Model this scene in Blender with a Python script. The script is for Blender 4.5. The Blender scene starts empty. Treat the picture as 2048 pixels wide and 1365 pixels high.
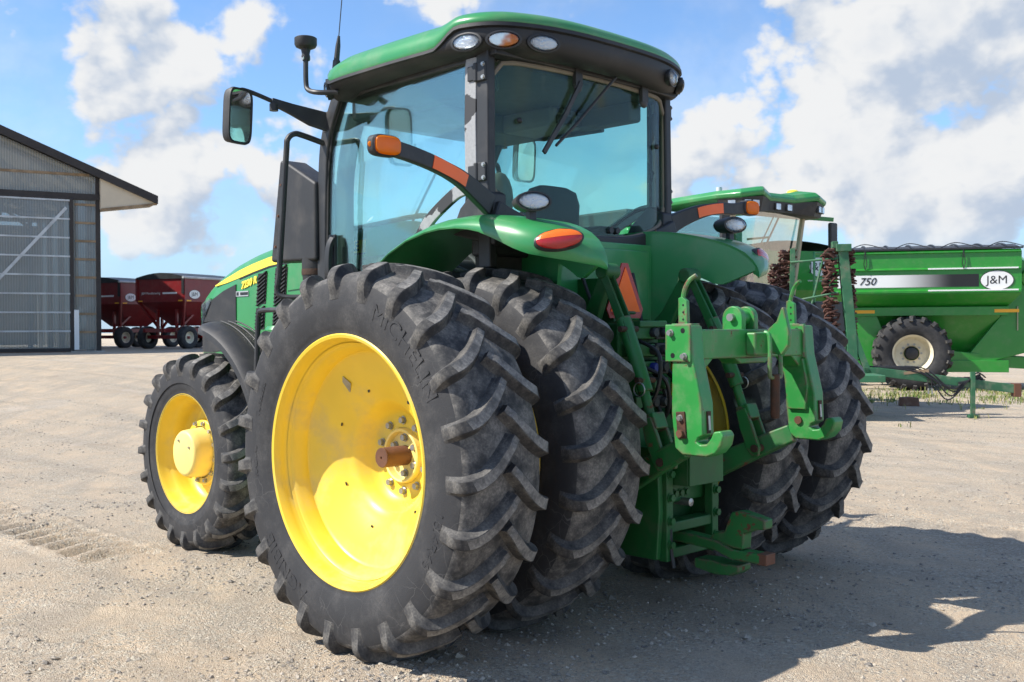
import bpy, bmesh, math, random
from mathutils import Vector, Matrix, noise
from math import sin, cos, pi, radians
random.seed(7)
S = bpy.context.scene
COL = S.collection

# ------------------------------------------------------------------ camera
cd = bpy.data.cameras.new('camera')
cam = bpy.data.objects.new('camera', cd)
COL.objects.link(cam)
S.camera = cam
CAM = Vector((-4.1916, 4.7728, 1.5603))
FW = Vector((0.70982, -0.70431, -0.009812))
RT = Vector((-0.704376, -0.709808, -0.005246))
UP = Vector((0.00327, -0.010635, 0.999938))
cam.matrix_world = Matrix(((RT.x, UP.x, -FW.x, CAM.x), (RT.y, UP.y, -FW.y, CAM.y), (RT.z, UP.z, -FW.z, CAM.z), (0, 0, 0, 1)))
cd.sensor_width = 36
cd.lens = 36 * 2132.13 / 2048
cd.clip_start = 0.05
cd.clip_end = 3000
cd.dof.use_dof = True
cd.dof.focus_distance = 6.0
cd.dof.aperture_fstop = 9.0

# ------------------------------------------------------------------ light
SUN_EL, SUN_AZ = radians(46.2), radians(54)      # azimuth from +x towards +y
SD = Vector((cos(SUN_EL) * cos(SUN_AZ), cos(SUN_EL) * sin(SUN_AZ), sin(SUN_EL)))
ld = bpy.data.lights.new('sun', 'SUN')
ld.energy = 5.0
ld.angle = radians(0.55)
ld.color = (1.0, 0.95, 0.87)
sun = bpy.data.objects.new('sun', ld)
COL.objects.link(sun)
sun.rotation_euler = SD.to_track_quat('Z', 'Y').to_euler()
sun.location = (0, 0, 30)

# ------------------------------------------------------------------ sky
W = bpy.data.worlds.new('World')
S.world = W
W.use_nodes = True
W.cycles.sampling_method = 'MANUAL'
W.cycles.sample_map_resolution = 512
nt = W.node_tree
nt.nodes.clear()


def N(t, typ, **kw):
    n = t.nodes.new(typ)
    for k, v in kw.items():
        if k == 'ins':
            for kk, vv in v.items():
                if hasattr(vv, 'is_output'):
                    t.links.new(vv, n.inputs[kk])
                else:
                    n.inputs[kk].default_value = vv
        else:
            setattr(n, k, v)
    return n


def mth(t, op, a, b=None, c=None, clamp=False):
    ins = {0: a}
    if b is not None:
        ins[1] = b
    if c is not None:
        ins[2] = c
    return N(t, 'ShaderNodeMath', operation=op, use_clamp=clamp, ins=ins).outputs[0]


def mapr(t, v, a, b, c=0.0, d=1.0, smooth=True):
    n = N(t, 'ShaderNodeMapRange', interpolation_type='SMOOTHSTEP' if smooth else 'LINEAR',
          ins={'Value': v, 'From Min': a, 'From Max': b, 'To Min': c, 'To Max': d})
    return n.outputs[0]


def mixc(t, f, a, b, blend='MIX'):
    n = N(t, 'ShaderNodeMix', data_type='RGBA', blend_type=blend)
    for s, v in ((n.inputs['Factor'], f), (n.inputs['A'], a), (n.inputs['B'], b)):
        # colour sockets are found by type below
        pass
    sock = {'f': n.inputs[0], 'a': n.inputs[6], 'b': n.inputs[7]}
    for k, v in (('f', f), ('a', a), ('b', b)):
        if hasattr(v, 'is_output'):
            t.links.new(v, sock[k])
        else:
            sock[k].default_value = v if k == 'f' else (tuple(v) + (1.0,) if len(v) == 3 else v)
    return n.outputs[2]


sky = N(nt, 'ShaderNodeTexSky', sky_type='NISHITA')
sky.sun_disc = False
sky.sun_elevation = SUN_EL
sky.sun_rotation = pi / 2 - SUN_AZ
sky.altitude = 250
sky.air_density = 1.0
sky.dust_density = 0.25
sky.ozone_density = 3.0
tc = N(nt, 'ShaderNodeTexCoord')
dirv = tc.outputs['Generated']
sep = N(nt, 'ShaderNodeSeparateXYZ', ins={0: dirv})


def cloud_noise(off, scale, detail, rough):
    v = N(nt, 'ShaderNodeVectorMath', operation='ADD', ins={0: dirv, 1: off}).outputs[0]
    v = N(nt, 'ShaderNodeVectorMath', operation='MULTIPLY', ins={0: v, 1: (1, 1, 1.45)}).outputs[0]
    return N(nt, 'ShaderNodeTexNoise', noise_dimensions='3D', ins={'Vector': v, 'Scale': scale, 'Detail': detail, 'Roughness': rough, 'Distortion': 0.15}).outputs[0]


OFF = Vector((3.1, 1.7, 0.4))


def cloud_field(off, fine):
    n = cloud_noise(off, 7.0, 9.0 if fine else 5.0, 0.54)
    v = N(nt, 'ShaderNodeVectorMath', operation='ADD', ins={0: dirv, 1: off}).outputs[0]
    wob = N(nt, 'ShaderNodeTexNoise', ins={'Vector': v, 'Scale': 22.0, 'Detail': 4.0}).outputs['Color']
    wob = N(nt, 'ShaderNodeVectorMath', operation='SCALE', ins={0: wob, 'Scale': 0.035}).outputs[0]
    v = N(nt, 'ShaderNodeVectorMath', operation='ADD', ins={0: v, 1: wob}).outputs[0]
    for sc, k in ((17.0, 0.16), (41.0, 0.085)) + (((95.0, 0.045),) if fine else ()):
        d_ = N(nt, 'ShaderNodeTexVoronoi', feature='F1', ins={'Vector': v, 'Scale': sc}).outputs['Distance']
        n = mth(nt, 'ADD', n, mth(nt, 'MULTIPLY', mth(nt, 'SUBTRACT', 0.46, d_), k))
    return n


n0 = cloud_field(OFF, True)
sh = (SD + Vector((0, 0, 0.9))).normalized() * 0.040
n1 = cloud_field(OFF + sh, False)
# broad masses of cloud, given as directions in the sky with an angular radius
BLOBS = [((0.853, -0.479, 0.205), 5.5, .21), ((0.868, -0.474, 0.145), 4.6, .21), ((0.886, -0.457, 0.085), 2.4, .17), ((0.92, -0.34, 0.19), 10.0, .12),
         ((0.467, -0.848, 0.262), 6.5, .20), ((0.37, -0.90, 0.225), 8.0, .21), ((0.40, -0.905, 0.155), 4.5, .15), ((0.45, -0.872, 0.20), 4.0, .13),
         ((0.545, -0.825, 0.115), 4.2, .17), ((0.345, -0.932, 0.110), 4.0, .17), ((0.626, -0.728, 0.278), 2.0, .14)]
mask = None
for c, r, w in BLOBS:
    d = N(nt, 'ShaderNodeVectorMath', operation='DOT_PRODUCT', ins={0: dirv, 1: Vector(c).normalized()}).outputs['Value']
    m = mapr(nt, d, cos(radians(r * 1.5)), cos(radians(r * 0.25)), 0.0, w)
    mask = m if mask is None else mth(nt, 'ADD', mask, m)
mask = mth(nt, 'MINIMUM', mask, 0.225)
dens = mth(nt, 'ADD', n0, mask)
cov = mapr(nt, dens, 0.59, 0.69)
wisp = mapr(nt, cloud_noise(Vector((7, 2, 5)), 3.0, 7.0, 0.6), 0.38, 0.72, 0.0, 0.55)
cov = mth(nt, 'MAXIMUM', cov, wisp)
relief = mth(nt, 'SUBTRACT', n0, n1)
light = mapr(nt, relief, -0.15, 0.07, 0.0, 1.0)
thick = mapr(nt, dens, 0.80, 1.02, 1.0, 0.6)
light = mth(nt, 'MULTIPLY', light, thick)
ccol = mixc(nt, light, (4.7, 5.55, 6.9), (8.3, 8.4, 8.5))
horizon = mapr(nt, sep.outputs[2], 0.0, 0.10, 0.35, 1.0)
cov = mth(nt, 'MULTIPLY', cov, horizon)
low = mapr(nt, sep.outputs[2], 0.0, 0.16, 0.75, 0.0)
blue = mixc(nt, low, mixc(nt, 1.0, sky.outputs[0], (1.5, 1.75, 2.0), 'MULTIPLY'), (3.7, 5.7, 8.3))
skyc = mixc(nt, cov, blue, ccol)
bg = N(nt, 'ShaderNodeBackground', ins={'Color': skyc, 'Strength': 0.07})
out = N(nt, 'ShaderNodeOutputWorld')
nt.links.new(bg.outputs[0], out.inputs[0])

S.view_settings.view_transform = 'Standard'
S.view_settings.look = 'None'
S.view_settings.exposure = 0.6
S.view_settings.gamma = 1.0
S.view_settings.use_curve_mapping = False
S.render.engine = 'CYCLES'
S.cycles.max_bounces = 6
S.cycles.diffuse_bounces = 3
S.cycles.glossy_bounces = 3
S.cycles.transparent_max_bounces = 16
S.cycles.use_denoising = True


# ------------------------------------------------------------------ materials
MATS = {}


def new_mat(name):
    m = bpy.data.materials.new(name)
    m.use_nodes = True
    t = m.node_tree
    t.nodes.clear()
    o = N(t, 'ShaderNodeOutputMaterial')
    b = N(t, 'ShaderNodeBsdfPrincipled')
    t.links.new(b.outputs[0], o.inputs[0])
    MATS[name] = m
    return m, t, b, o


def objco(t):
    return N(t, 'ShaderNodeTexCoord').outputs['Object']


def nz(t, v, scale, detail=4.0, rough=0.55, dist=0.0):
    return N(t, 'ShaderNodeTexNoise', ins={'Vector': v, 'Scale': scale, 'Detail': detail, 'Roughness': rough, 'Distortion': dist}).outputs[0]


def bump(t, b, h, strength, distance):
    n = N(t, 'ShaderNodeBump', ins={'Strength': strength, 'Distance': distance, 'Height': h})
    t.links.new(n.outputs[0], b.inputs['Normal'])


def mat(name, col, rough=0.5, metal=0.0, spec=0.5, coat=0.0, dust=0.0, dustcol=(0.30, 0.26, 0.20), dscale=6.0, dlo=0.45, dhi=0.75,
        var=0.0, rust=None, rustcol=(0.13, 0.045, 0.02), bmp=None, trans=0.0):
    """paint / plastic / steel with uneven tone, dust and optional rust"""
    m, t, b, o = new_mat(name)
    co = objco(t)
    c = tuple(col)
    if var:
        f = mapr(t, nz(t, co, 2.3, 3), 0.3, 0.7)
        c = mixc(t, f, tuple(x * (1 - var) for x in col), tuple(min(1, x * (1 + var)) for x in col))
    r = None
    if dust:
        f = mapr(t, nz(t, co, dscale, 8, 0.62), dlo, dhi, 0.0, dust)
        c = mixc(t, f, c, dustcol)
        r = mth(t, 'ADD', mth(t, 'MULTIPLY', f, 0.45), rough, clamp=True)
    if rust:
        f = mapr(t, nz(t, co, rust[0], 9, 0.68), rust[1], rust[1] + 0.045)
        c = mixc(t, f, c, rustcol)
        r2 = mth(t, 'ADD', mth(t, 'MULTIPLY', f, 0.4), rough, clamp=True)
        r = r2 if r is None else mth(t, 'MAXIMUM', r, r2)
    if isinstance(c, tuple):
        b.inputs['Base Color'].default_value = c + (1,)
    else:
        t.links.new(c, b.inputs['Base Color'])
    if r is None:
        rr = mapr(t, nz(t, co, 14, 5), 0.3, 0.7, max(0, rough - 0.06), min(1, rough + 0.08))
        t.links.new(rr, b.inputs['Roughness'])
    else:
        t.links.new(r, b.inputs['Roughness'])
    b.inputs['Metallic'].default_value = metal
    b.inputs['Specular IOR Level'].default_value = spec
    b.inputs['Coat Weight'].default_value = coat
    b.inputs['Coat Roughness'].default_value = 0.12
    b.inputs['Transmission Weight'].default_value = trans
    if bmp:
        bump(t, b, nz(t, co, bmp[0], 6, 0.6), bmp[1], 0.004)
    return m


GREEN = (0.028, 0.235, 0.066)
mat('green', GREEN, 0.34, coat=0.25, dust=0.20, var=0.06, dscale=3.5)
mat('green_hitch', (0.022, 0.225, 0.042), 0.42, coat=0.1, dust=0.30, var=0.12, dscale=9, rust=(9.0, 0.625))
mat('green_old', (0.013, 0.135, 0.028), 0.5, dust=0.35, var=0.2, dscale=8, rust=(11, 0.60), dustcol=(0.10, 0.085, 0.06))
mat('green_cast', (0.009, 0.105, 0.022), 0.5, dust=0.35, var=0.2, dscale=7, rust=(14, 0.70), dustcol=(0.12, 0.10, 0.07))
mat('yellow', (0.85, 0.585, 0.045), 0.40, coat=0.10, dust=0.42, var=0.05, dscale=4, dlo=0.48, dhi=0.72, dustcol=(0.50, 0.40, 0.23), rust=(11, 0.77), rustcol=(0.25, 0.09, 0.02))
mat('yellow_pale', (0.84, 0.66, 0.20), 0.5, dust=0.3, var=0.04, dustcol=(0.55, 0.45, 0.3), rust=(13, 0.76))
mat('black', (0.022, 0.023, 0.025), 0.5, dust=0.16, dustcol=(0.22, 0.20, 0.18), var=0.15)
mat('black_plastic', (0.018, 0.018, 0.019), 0.55, dust=0.17, dustcol=(0.20, 0.18, 0.16), var=0.1, bmp=(600, 0.25), dscale=4)
mat('dark', (0.012, 0.013, 0.012), 0.75, dust=0.3, dustcol=(0.06, 0.05, 0.04))
mat('rubber_seal', (0.20, 0.17, 0.13), 0.8, dust=0.5)
mat('seal_black', (0.02, 0.02, 0.02), 0.7)
mat('steel', (0.42, 0.42, 0.40), 0.42, metal=0.85, dust=0.35, dustcol=(0.2, 0.18, 0.14), dscale=30)
mat('rust_steel', (0.13, 0.058, 0.034), 0.62, metal=0.25, var=0.25, dust=0.5, dustcol=(0.20, 0.09, 0.045), dscale=22, bmp=(60, 0.35))
mat('rust_dark', (0.055, 0.030, 0.018), 0.7, metal=0.3, dust=0.5, dustcol=(0.18, 0.075, 0.04), dscale=16, bmp=(70, 0.5))
mat('chain_rust', (0.085, 0.036, 0.026), 0.8, var=0.35, dust=0.5, dustcol=(0.16, 0.08, 0.055), dscale=9)
mat('liner', (0.11, 0.112, 0.095), 0.85)
mat('seat_cloth', (0.035, 0.038, 0.042), 0.9, bmp=(300, 0.3))
mat('interior', (0.06, 0.06, 0.058), 0.7)
mat('interior_grey', (0.16, 0.16, 0.15), 0.7)
mat('reflector', (0.62, 0.63, 0.64), 0.22, metal=0.85, bmp=(75, 1.0), var=0.2)
mat('amber_tail', (0.85, 0.16, 0.008), 0.2, coat=0.5, bmp=(160, 0.5))
mat('red_lens', (0.42, 0.008, 0.008), 0.16, coat=0.6, bmp=(160, 0.5))
mat('orange_sticker', (1.0, 0.16, 0.025), 0.4)
mat('smv_orange', (1.0, 0.15, 0.01), 0.6)
mat('smv_red', (0.36, 0.012, 0.015), 0.3)
mat('decal_yellow', (0.93, 0.72, 0.06), 0.35, coat=0.2)
mat('decal_black', (0.012, 0.012, 0.012), 0.4)
mat('decal_white', (0.80, 0.80, 0.78), 0.45)
mat('decal_silver', (0.5, 0.5, 0.5), 0.35, metal=0.5)
mat('mirror_face', (0.9, 0.9, 0.9), 0.02, metal=1.0)
mat('wood', (0.28, 0.19, 0.11), 0.85, var=0.3, dust=0.5, dscale=12, bmp=(40, 0.5))
mat('wood_red', (0.20, 0.105, 0.07), 0.85, var=0.3, dust=0.4, dscale=10)
mat('brown_trim', (0.030, 0.024, 0.022), 0.6, var=0.2)
mat('galv', (0.50, 0.52, 0.53), 0.55, metal=0.3, var=0.15, dust=0.2)
mat('tan_soffit', (0.60, 0.51, 0.38), 0.7, var=0.05)
mat('cart_green', (0.018, 0.235, 0.022), 0.36, coat=0.3, dust=0.12, var=0.05)
mat('harrow_green', (0.030, 0.135, 0.060), 0.55, dust=0.4, var=0.2, rust=(6, 0.66))
mat('red_paint', (0.19, 0.006, 0.008), 0.38, coat=0.2, dust=0.2, var=0.1, dustcol=(0.2, 0.12, 0.1))
mat('tarp', (0.020, 0.022, 0.024), 0.45, var=0.3)
mat('cream', (0.72, 0.66, 0.50), 0.5, dust=0.3, var=0.05)
mat('hose', (0.015, 0.015, 0.016), 0.45)
mat('reflector_amber', (0.9, 0.42, 0.02), 0.4)
mat('concrete', (0.36, 0.34, 0.31), 0.9, var=0.2)
mat('blue_cap', (0.008, 0.02, 0.20), 0.5)
mat('beige_panel', (0.46, 0.40, 0.28), 0.6)


m, t, b, o = new_mat('amber')
t.nodes.remove(b)
co = objco(t)
df = N(t, 'ShaderNodeBsdfDiffuse', ins={'Color': (1.0, 0.33, 0.006, 1)})
tl = N(t, 'ShaderNodeBsdfTranslucent', ins={'Color': (1.0, 0.42, 0.01, 1)})
gl = N(t, 'ShaderNodeBsdfGlossy', ins={'Roughness': 0.15})
bn = N(t, 'ShaderNodeBump', ins={'Strength': 0.5, 'Distance': 0.004, 'Height': nz(t, co, 160, 2)})
t.links.new(bn.outputs[0], gl.inputs['Normal'])
m1 = N(t, 'ShaderNodeMixShader', ins={0: 0.6})
t.links.new(df.outputs[0], m1.inputs[1]); t.links.new(tl.outputs[0], m1.inputs[2])
m2 = N(t, 'ShaderNodeMixShader', ins={0: 0.05})
t.links.new(m1.outputs[0], m2.inputs[1]); t.links.new(gl.outputs[0], m2.inputs[2])
t.links.new(m2.outputs[0], o.inputs[0])


def rubber(name, base, dustcol, amount, lo, hi, scale=7.0):
    m, t, b, o = new_mat(name)
    co = objco(t)
    f = mapr(t, nz(t, co, scale, 9, 0.66), lo, hi, 0.0, amount)
    fine = mapr(t, nz(t, co, 90, 4, 0.6), 0.35, 0.7, 0.55, 1.15)
    f = mth(t, 'MULTIPLY', f, fine, clamp=True)
    c = mixc(t, f, base, dustcol)
    # scuffs: thin pale cracks
    vor = N(t, 'ShaderNodeTexVoronoi', feature='DISTANCE_TO_EDGE', ins={'Vector': N(t, 'ShaderNodeVectorMath', operation='ADD', ins={0: co, 1: N(t, 'ShaderNodeVectorMath', operation='SCALE', ins={0: N(t, 'ShaderNodeTexNoise', ins={'Vector': co, 'Scale': 6.0, 'Detail': 3.0}).outputs['Color'], 'Scale': 0.12}).outputs[0]}).outputs[0], 'Scale': 9.0}).outputs['Distance']
    line = mth(t, 'MULTIPLY', mapr(t, vor, 0.0, 0.014, 1.0, 0.0), mapr(t, nz(t, co, 3.1, 3), 0.50, 0.68, 0.0, 0.24))
    c = mixc(t, line, c, (0.30, 0.29, 0.27))
    t.links.new(c, b.inputs['Base Color'])
    b.inputs['Roughness'].default_value = 0.72
    b.inputs['Specular IOR Level'].default_value = 0.35
    h = mth(t, 'ADD', nz(t, co, 130, 5, 0.6), mth(t, 'MULTIPLY', nz(t, co, 30, 3), 0.7))
    bump(t, b, h, 0.28, 0.004)
    return m


rubber('rubber_side', (0.030, 0.030, 0.032), (0.105, 0.10, 0.095), 0.55, 0.42, 0.72, 5)
rubber('rubber_tread', (0.036, 0.036, 0.037), (0.23, 0.212, 0.188), 0.85, 0.36, 0.66, 9)
rubber('rubber_lug', (0.026, 0.026, 0.028), (0.17, 0.158, 0.14), 0.70, 0.36, 0.68, 11)
rubber('rubber_worn', (0.085, 0.083, 0.080), (0.29, 0.272, 0.245), 0.85, 0.34, 0.62, 14)
rubber('rubber_letter', (0.031, 0.031, 0.033), (0.105, 0.10, 0.095), 0.55, 0.42, 0.72, 5)

def edge_wear(name, radius, col, lo, hi, scale):
    """paint rubbed off along the edges of a part, in uneven spots"""
    t = MATS[name].node_tree
    b = next(n for n in t.nodes if n.type == 'BSDF_PRINCIPLED')
    src = b.inputs['Base Color'].links[0].from_socket
    bv = N(t, 'ShaderNodeBevel', samples=4, ins={'Radius': radius}).outputs[0]
    gn = N(t, 'ShaderNodeNewGeometry').outputs['Normal']
    dt = N(t, 'ShaderNodeVectorMath', operation='DOT_PRODUCT', ins={0: bv, 1: gn}).outputs['Value']
    k = mth(t, 'MULTIPLY', mapr(t, dt, 0.985, 0.93), mapr(t, nz(t, objco(t), scale, 7, 0.65), lo, hi), clamp=True)
    t.links.new(mixc(t, k, src, col), b.inputs['Base Color'])


edge_wear('green_hitch', 0.022, (0.15, 0.085, 0.06), 0.44, 0.53, 16)
edge_wear('green_old', 0.022, (0.12, 0.07, 0.05), 0.42, 0.52, 16)

# peeled black paint over bare grey metal
m, t, b, o = new_mat('peeling')
co = objco(t)
f = mapr(t, nz(t, co, 5.5, 5, 0.52, 0.4), 0.455, 0.475)
grey = mixc(t, nz(t, co, 60, 6, 0.7), (0.18, 0.185, 0.19), (0.40, 0.405, 0.41))
t.links.new(mixc(t, f, (0.03, 0.03, 0.032), grey), b.inputs['Base Color'])
b.inputs['Roughness'].default_value = 0.62
bump(t, b, f, 0.5, 0.002)


def glass_mat(name, tint, refl=1.0, streak=0.0):
    m, t, b, o = new_mat(name)
    t.nodes.remove(b)
    tr = N(t, 'ShaderNodeBsdfTransparent', ins={'Color': tint + (1,)})
    gl = N(t, 'ShaderNodeBsdfGlossy', ins={'Color': (1, 1, 1, 1), 'Roughness': 0.015})
    fr = N(t, 'ShaderNodeFresnel', ins={'IOR': 1.52})
    f = mth(t, 'MULTIPLY', fr.outputs[0], refl, clamp=True)
    mx = N(t, 'ShaderNodeMixShader', ins={0: f})
    t.links.new(tr.outputs[0], mx.inputs[1])
    t.links.new(gl.outputs[0], mx.inputs[2])
    last = mx
    if streak:
        co = objco(t)
        v = N(t, 'ShaderNodeVectorMath', operation='MULTIPLY', ins={0: co, 1: (9, 9, 1.2)}).outputs[0]
        s = mapr(t, nz(t, v, 2.0, 6, 0.6), 0.5, 0.80, 0.002, streak)
        df = N(t, 'ShaderNodeBsdfDiffuse', ins={'Color': (0.75, 0.75, 0.72, 1)})
        m2 = N(t, 'ShaderNodeMixShader', ins={0: s})
        t.links.new(mx.outputs[0], m2.inputs[1])
        t.links.new(df.outputs[0], m2.inputs[2])
        last = m2
    t.links.new(last.outputs[0], o.inputs[0])
    return m


glass_mat('glass', (0.79, 0.93, 0.88), 0.45, 0.014)
glass_mat('glass_clear', (0.86, 0.97, 0.97), 0.45, 0.006)
glass_mat('lens_clear', (0.92, 0.94, 0.95), 1.0)
glass_mat('glass_combine', (0.78, 0.92, 0.90), 0.4, 0.012)

# translucent corrugated sheet of the shed
m, t, b, o = new_mat('poly_sheet')
t.nodes.remove(b)
co = objco(t)
wv = N(t, 'ShaderNodeTexWave', wave_type='BANDS', bands_direction='X', ins={'Vector': co, 'Scale': 4.2, 'Distortion': 0.0, 'Detail': 0.0}).outputs['Fac']
tone = mixc(t, nz(t, co, 1.1, 5, 0.6), (0.33, 0.345, 0.35), (0.50, 0.50, 0.485))
df = N(t, 'ShaderNodeBsdfDiffuse', ins={'Color': tone})
tl = N(t, 'ShaderNodeBsdfTranslucent', ins={'Color': tone})
tr = N(t, 'ShaderNodeBsdfTransparent', ins={'Color': (0.72, 0.75, 0.76, 1)})
gl = N(t, 'ShaderNodeBsdfGlossy', ins={'Color': (1, 1, 1, 1), 'Roughness': 0.28})
bm_ = N(t, 'ShaderNodeBump', ins={'Strength': 0.6, 'Distance': 0.02, 'Height': wv})
for n_ in (df, gl):
    t.links.new(bm_.outputs[0], n_.inputs['Normal'])
m1 = N(t, 'ShaderNodeMixShader', ins={0: 0.5})
t.links.new(df.outputs[0], m1.inputs[1]); t.links.new(tl.outputs[0], m1.inputs[2])
m2 = N(t, 'ShaderNodeMixShader', ins={0: mapr(t, wv, 0, 1, 0.55, 0.70)})
t.links.new(m1.outputs[0], m2.inputs[1]); t.links.new(tr.outputs[0], m2.inputs[2])
m3 = N(t, 'ShaderNodeMixShader', ins={0: 0.07})
t.links.new(m2.outputs[0], m3.inputs[1]); t.links.new(gl.outputs[0], m3.inputs[2])
t.links.new(m3.outputs[0], o.inputs[0])

m, t, b, o = new_mat('roof_panel')
t.nodes.remove(b)
m1 = N(t, 'ShaderNodeMixShader', ins={0: 0.55})
t.links.new(N(t, 'ShaderNodeBsdfDiffuse', ins={'Color': (0.55, 0.53, 0.48, 1)}).outputs[0], m1.inputs[1])
t.links.new(N(t, 'ShaderNodeBsdfTranslucent', ins={'Color': (0.62, 0.58, 0.50, 1)}).outputs[0], m1.inputs[2])
t.links.new(m1.outputs[0], o.inputs[0])

mg = MATS['poly_sheet'].copy()  # paler beige copy of the sheet; backlight through the roof put into its colour
mg.name = 'poly_gable_backlit'
MATS['poly_gable_backlit'] = mg
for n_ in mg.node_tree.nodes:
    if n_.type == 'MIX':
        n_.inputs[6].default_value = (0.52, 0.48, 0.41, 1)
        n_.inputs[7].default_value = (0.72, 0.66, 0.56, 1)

# gravel yard
m, t, b, o = new_mat('gravel_ground')
co = objco(t)
big = nz(t, co, 0.35, 5, 0.6)
v_str = N(t, 'ShaderNodeVectorMath', operation='MULTIPLY', ins={0: N(t, 'ShaderNodeVectorRotate', rotation_type='Z_AXIS', ins={'Vector': co, 'Angle': radians(42)}).outputs[0], 1: (0.55, 2.6, 1)}).outputs[0]
streaks = nz(t, v_str, 1.1, 6, 0.62)
c = mixc(t, mapr(t, streaks, 0.36, 0.64), (0.407, 0.329, 0.258), (0.693, 0.520, 0.354))
c = mixc(t, mapr(t, big, 0.40, 0.64, 0.0, 0.75), c, (0.571, 0.442, 0.318))
c = mixc(t, mapr(t, nz(t, co, 2.1, 5, 0.6), 0.56, 0.70, 0.0, 0.7), c, (0.745, 0.561, 0.368))
lane = N(t, 'ShaderNodeVectorMath', operation='MULTIPLY', ins={0: N(t, 'ShaderNodeVectorRotate', rotation_type='Z_AXIS', ins={'Vector': co, 'Angle': radians(-8)}).outputs[0], 1: (0.10, 1.5, 1)}).outputs[0]
c = mixc(t, mapr(t, nz(t, lane, 1.3, 4, 0.5), 0.48, 0.66, 0.0, 0.55), c, (0.249, 0.207, 0.175))
c = mixc(t, mapr(t, nz(t, co, 0.9, 6, 0.65, 0.5), 0.54, 0.72, 0.0, 0.6), c, (0.318, 0.228, 0.164))
c = mixc(t, mapr(t, nz(t, co, 0.6, 6, 0.62, 0.3), 0.56, 0.70, 0.0, 0.6), c, (0.636, 0.562, 0.497))
vo = N(t, 'ShaderNodeTexVoronoi', ins={'Vector': co, 'Scale': 62.0, 'Randomness': 1.0})
hs = N(t, 'ShaderNodeSeparateColor', ins={0: vo.outputs['Color']})
stone = mixc(t, hs.outputs[0], (0.260, 0.224, 0.199), (0.765, 0.701, 0.574))
gmask = mth(t, 'MULTIPLY', mapr(t, hs.outputs[1], 0.35, 0.6), mapr(t, nz(t, co, 1.6, 5, 0.65), 0.36, 0.58, 0.15, 0.80))
c = mixc(t, gmask, c, stone)
vo2 = N(t, 'ShaderNodeTexVoronoi', ins={'Vector': co, 'Scale': 170.0})
h2 = N(t, 'ShaderNodeSeparateColor', ins={0: vo2.outputs['Color']})
c = mixc(t, 0.35, c, mixc(t, h2.outputs[0], (0.278, 0.224, 0.177), (0.765, 0.687, 0.515)))
t.links.new(c, b.inputs['Base Color'])
b.inputs['Roughness'].default_value = 0.95
b.inputs['Specular IOR Level'].default_value = 0.2
h = mth(t, 'ADD', mth(t, 'MULTIPLY', mth(t, 'SUBTRACT', 0.5, vo.outputs['Distance']), gmask), mth(t, 'MULTIPLY', nz(t, co, 38, 8, 0.7), 1.0))
h = mth(t, 'ADD', h, mth(t, 'MULTIPLY', mth(t, 'SUBTRACT', 0.5, vo2.outputs['Distance']), 0.4))
bump(t, b, h, 1.0, 0.022)

m, t, b, o = new_mat('pebble')
co = objco(t)
oi = N(t, 'ShaderNodeNewGeometry').outputs['Random Per Island']
t.links.new(mixc(t, oi, (0.16, 0.145, 0.13), (0.46, 0.40, 0.32)), b.inputs['Base Color'])
b.inputs['Roughness'].default_value = 0.9

m, t, b, o = new_mat('grass')
oi = N(t, 'ShaderNodeNewGeometry').outputs['Random Per Island']
t.links.new(mixc(t, oi, (0.07, 0.16, 0.02), (0.30, 0.27, 0.10)), b.inputs['Base Color'])
b.inputs['Roughness'].default_value = 0.8

# fading stripe print on the cart: white through grey to black
m, t, b, o = new_mat('cart_stripe')
sx = N(t, 'ShaderNodeSeparateXYZ', ins={0: objco(t)}).outputs[0]
t.links.new(mixc(t, mapr(t, sx, -0.9, 0.75, smooth=True), (0.82, 0.82, 0.80), (0.012, 0.012, 0.012)), b.inputs['Base Color'])
b.inputs['Roughness'].default_value = 0.4


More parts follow.
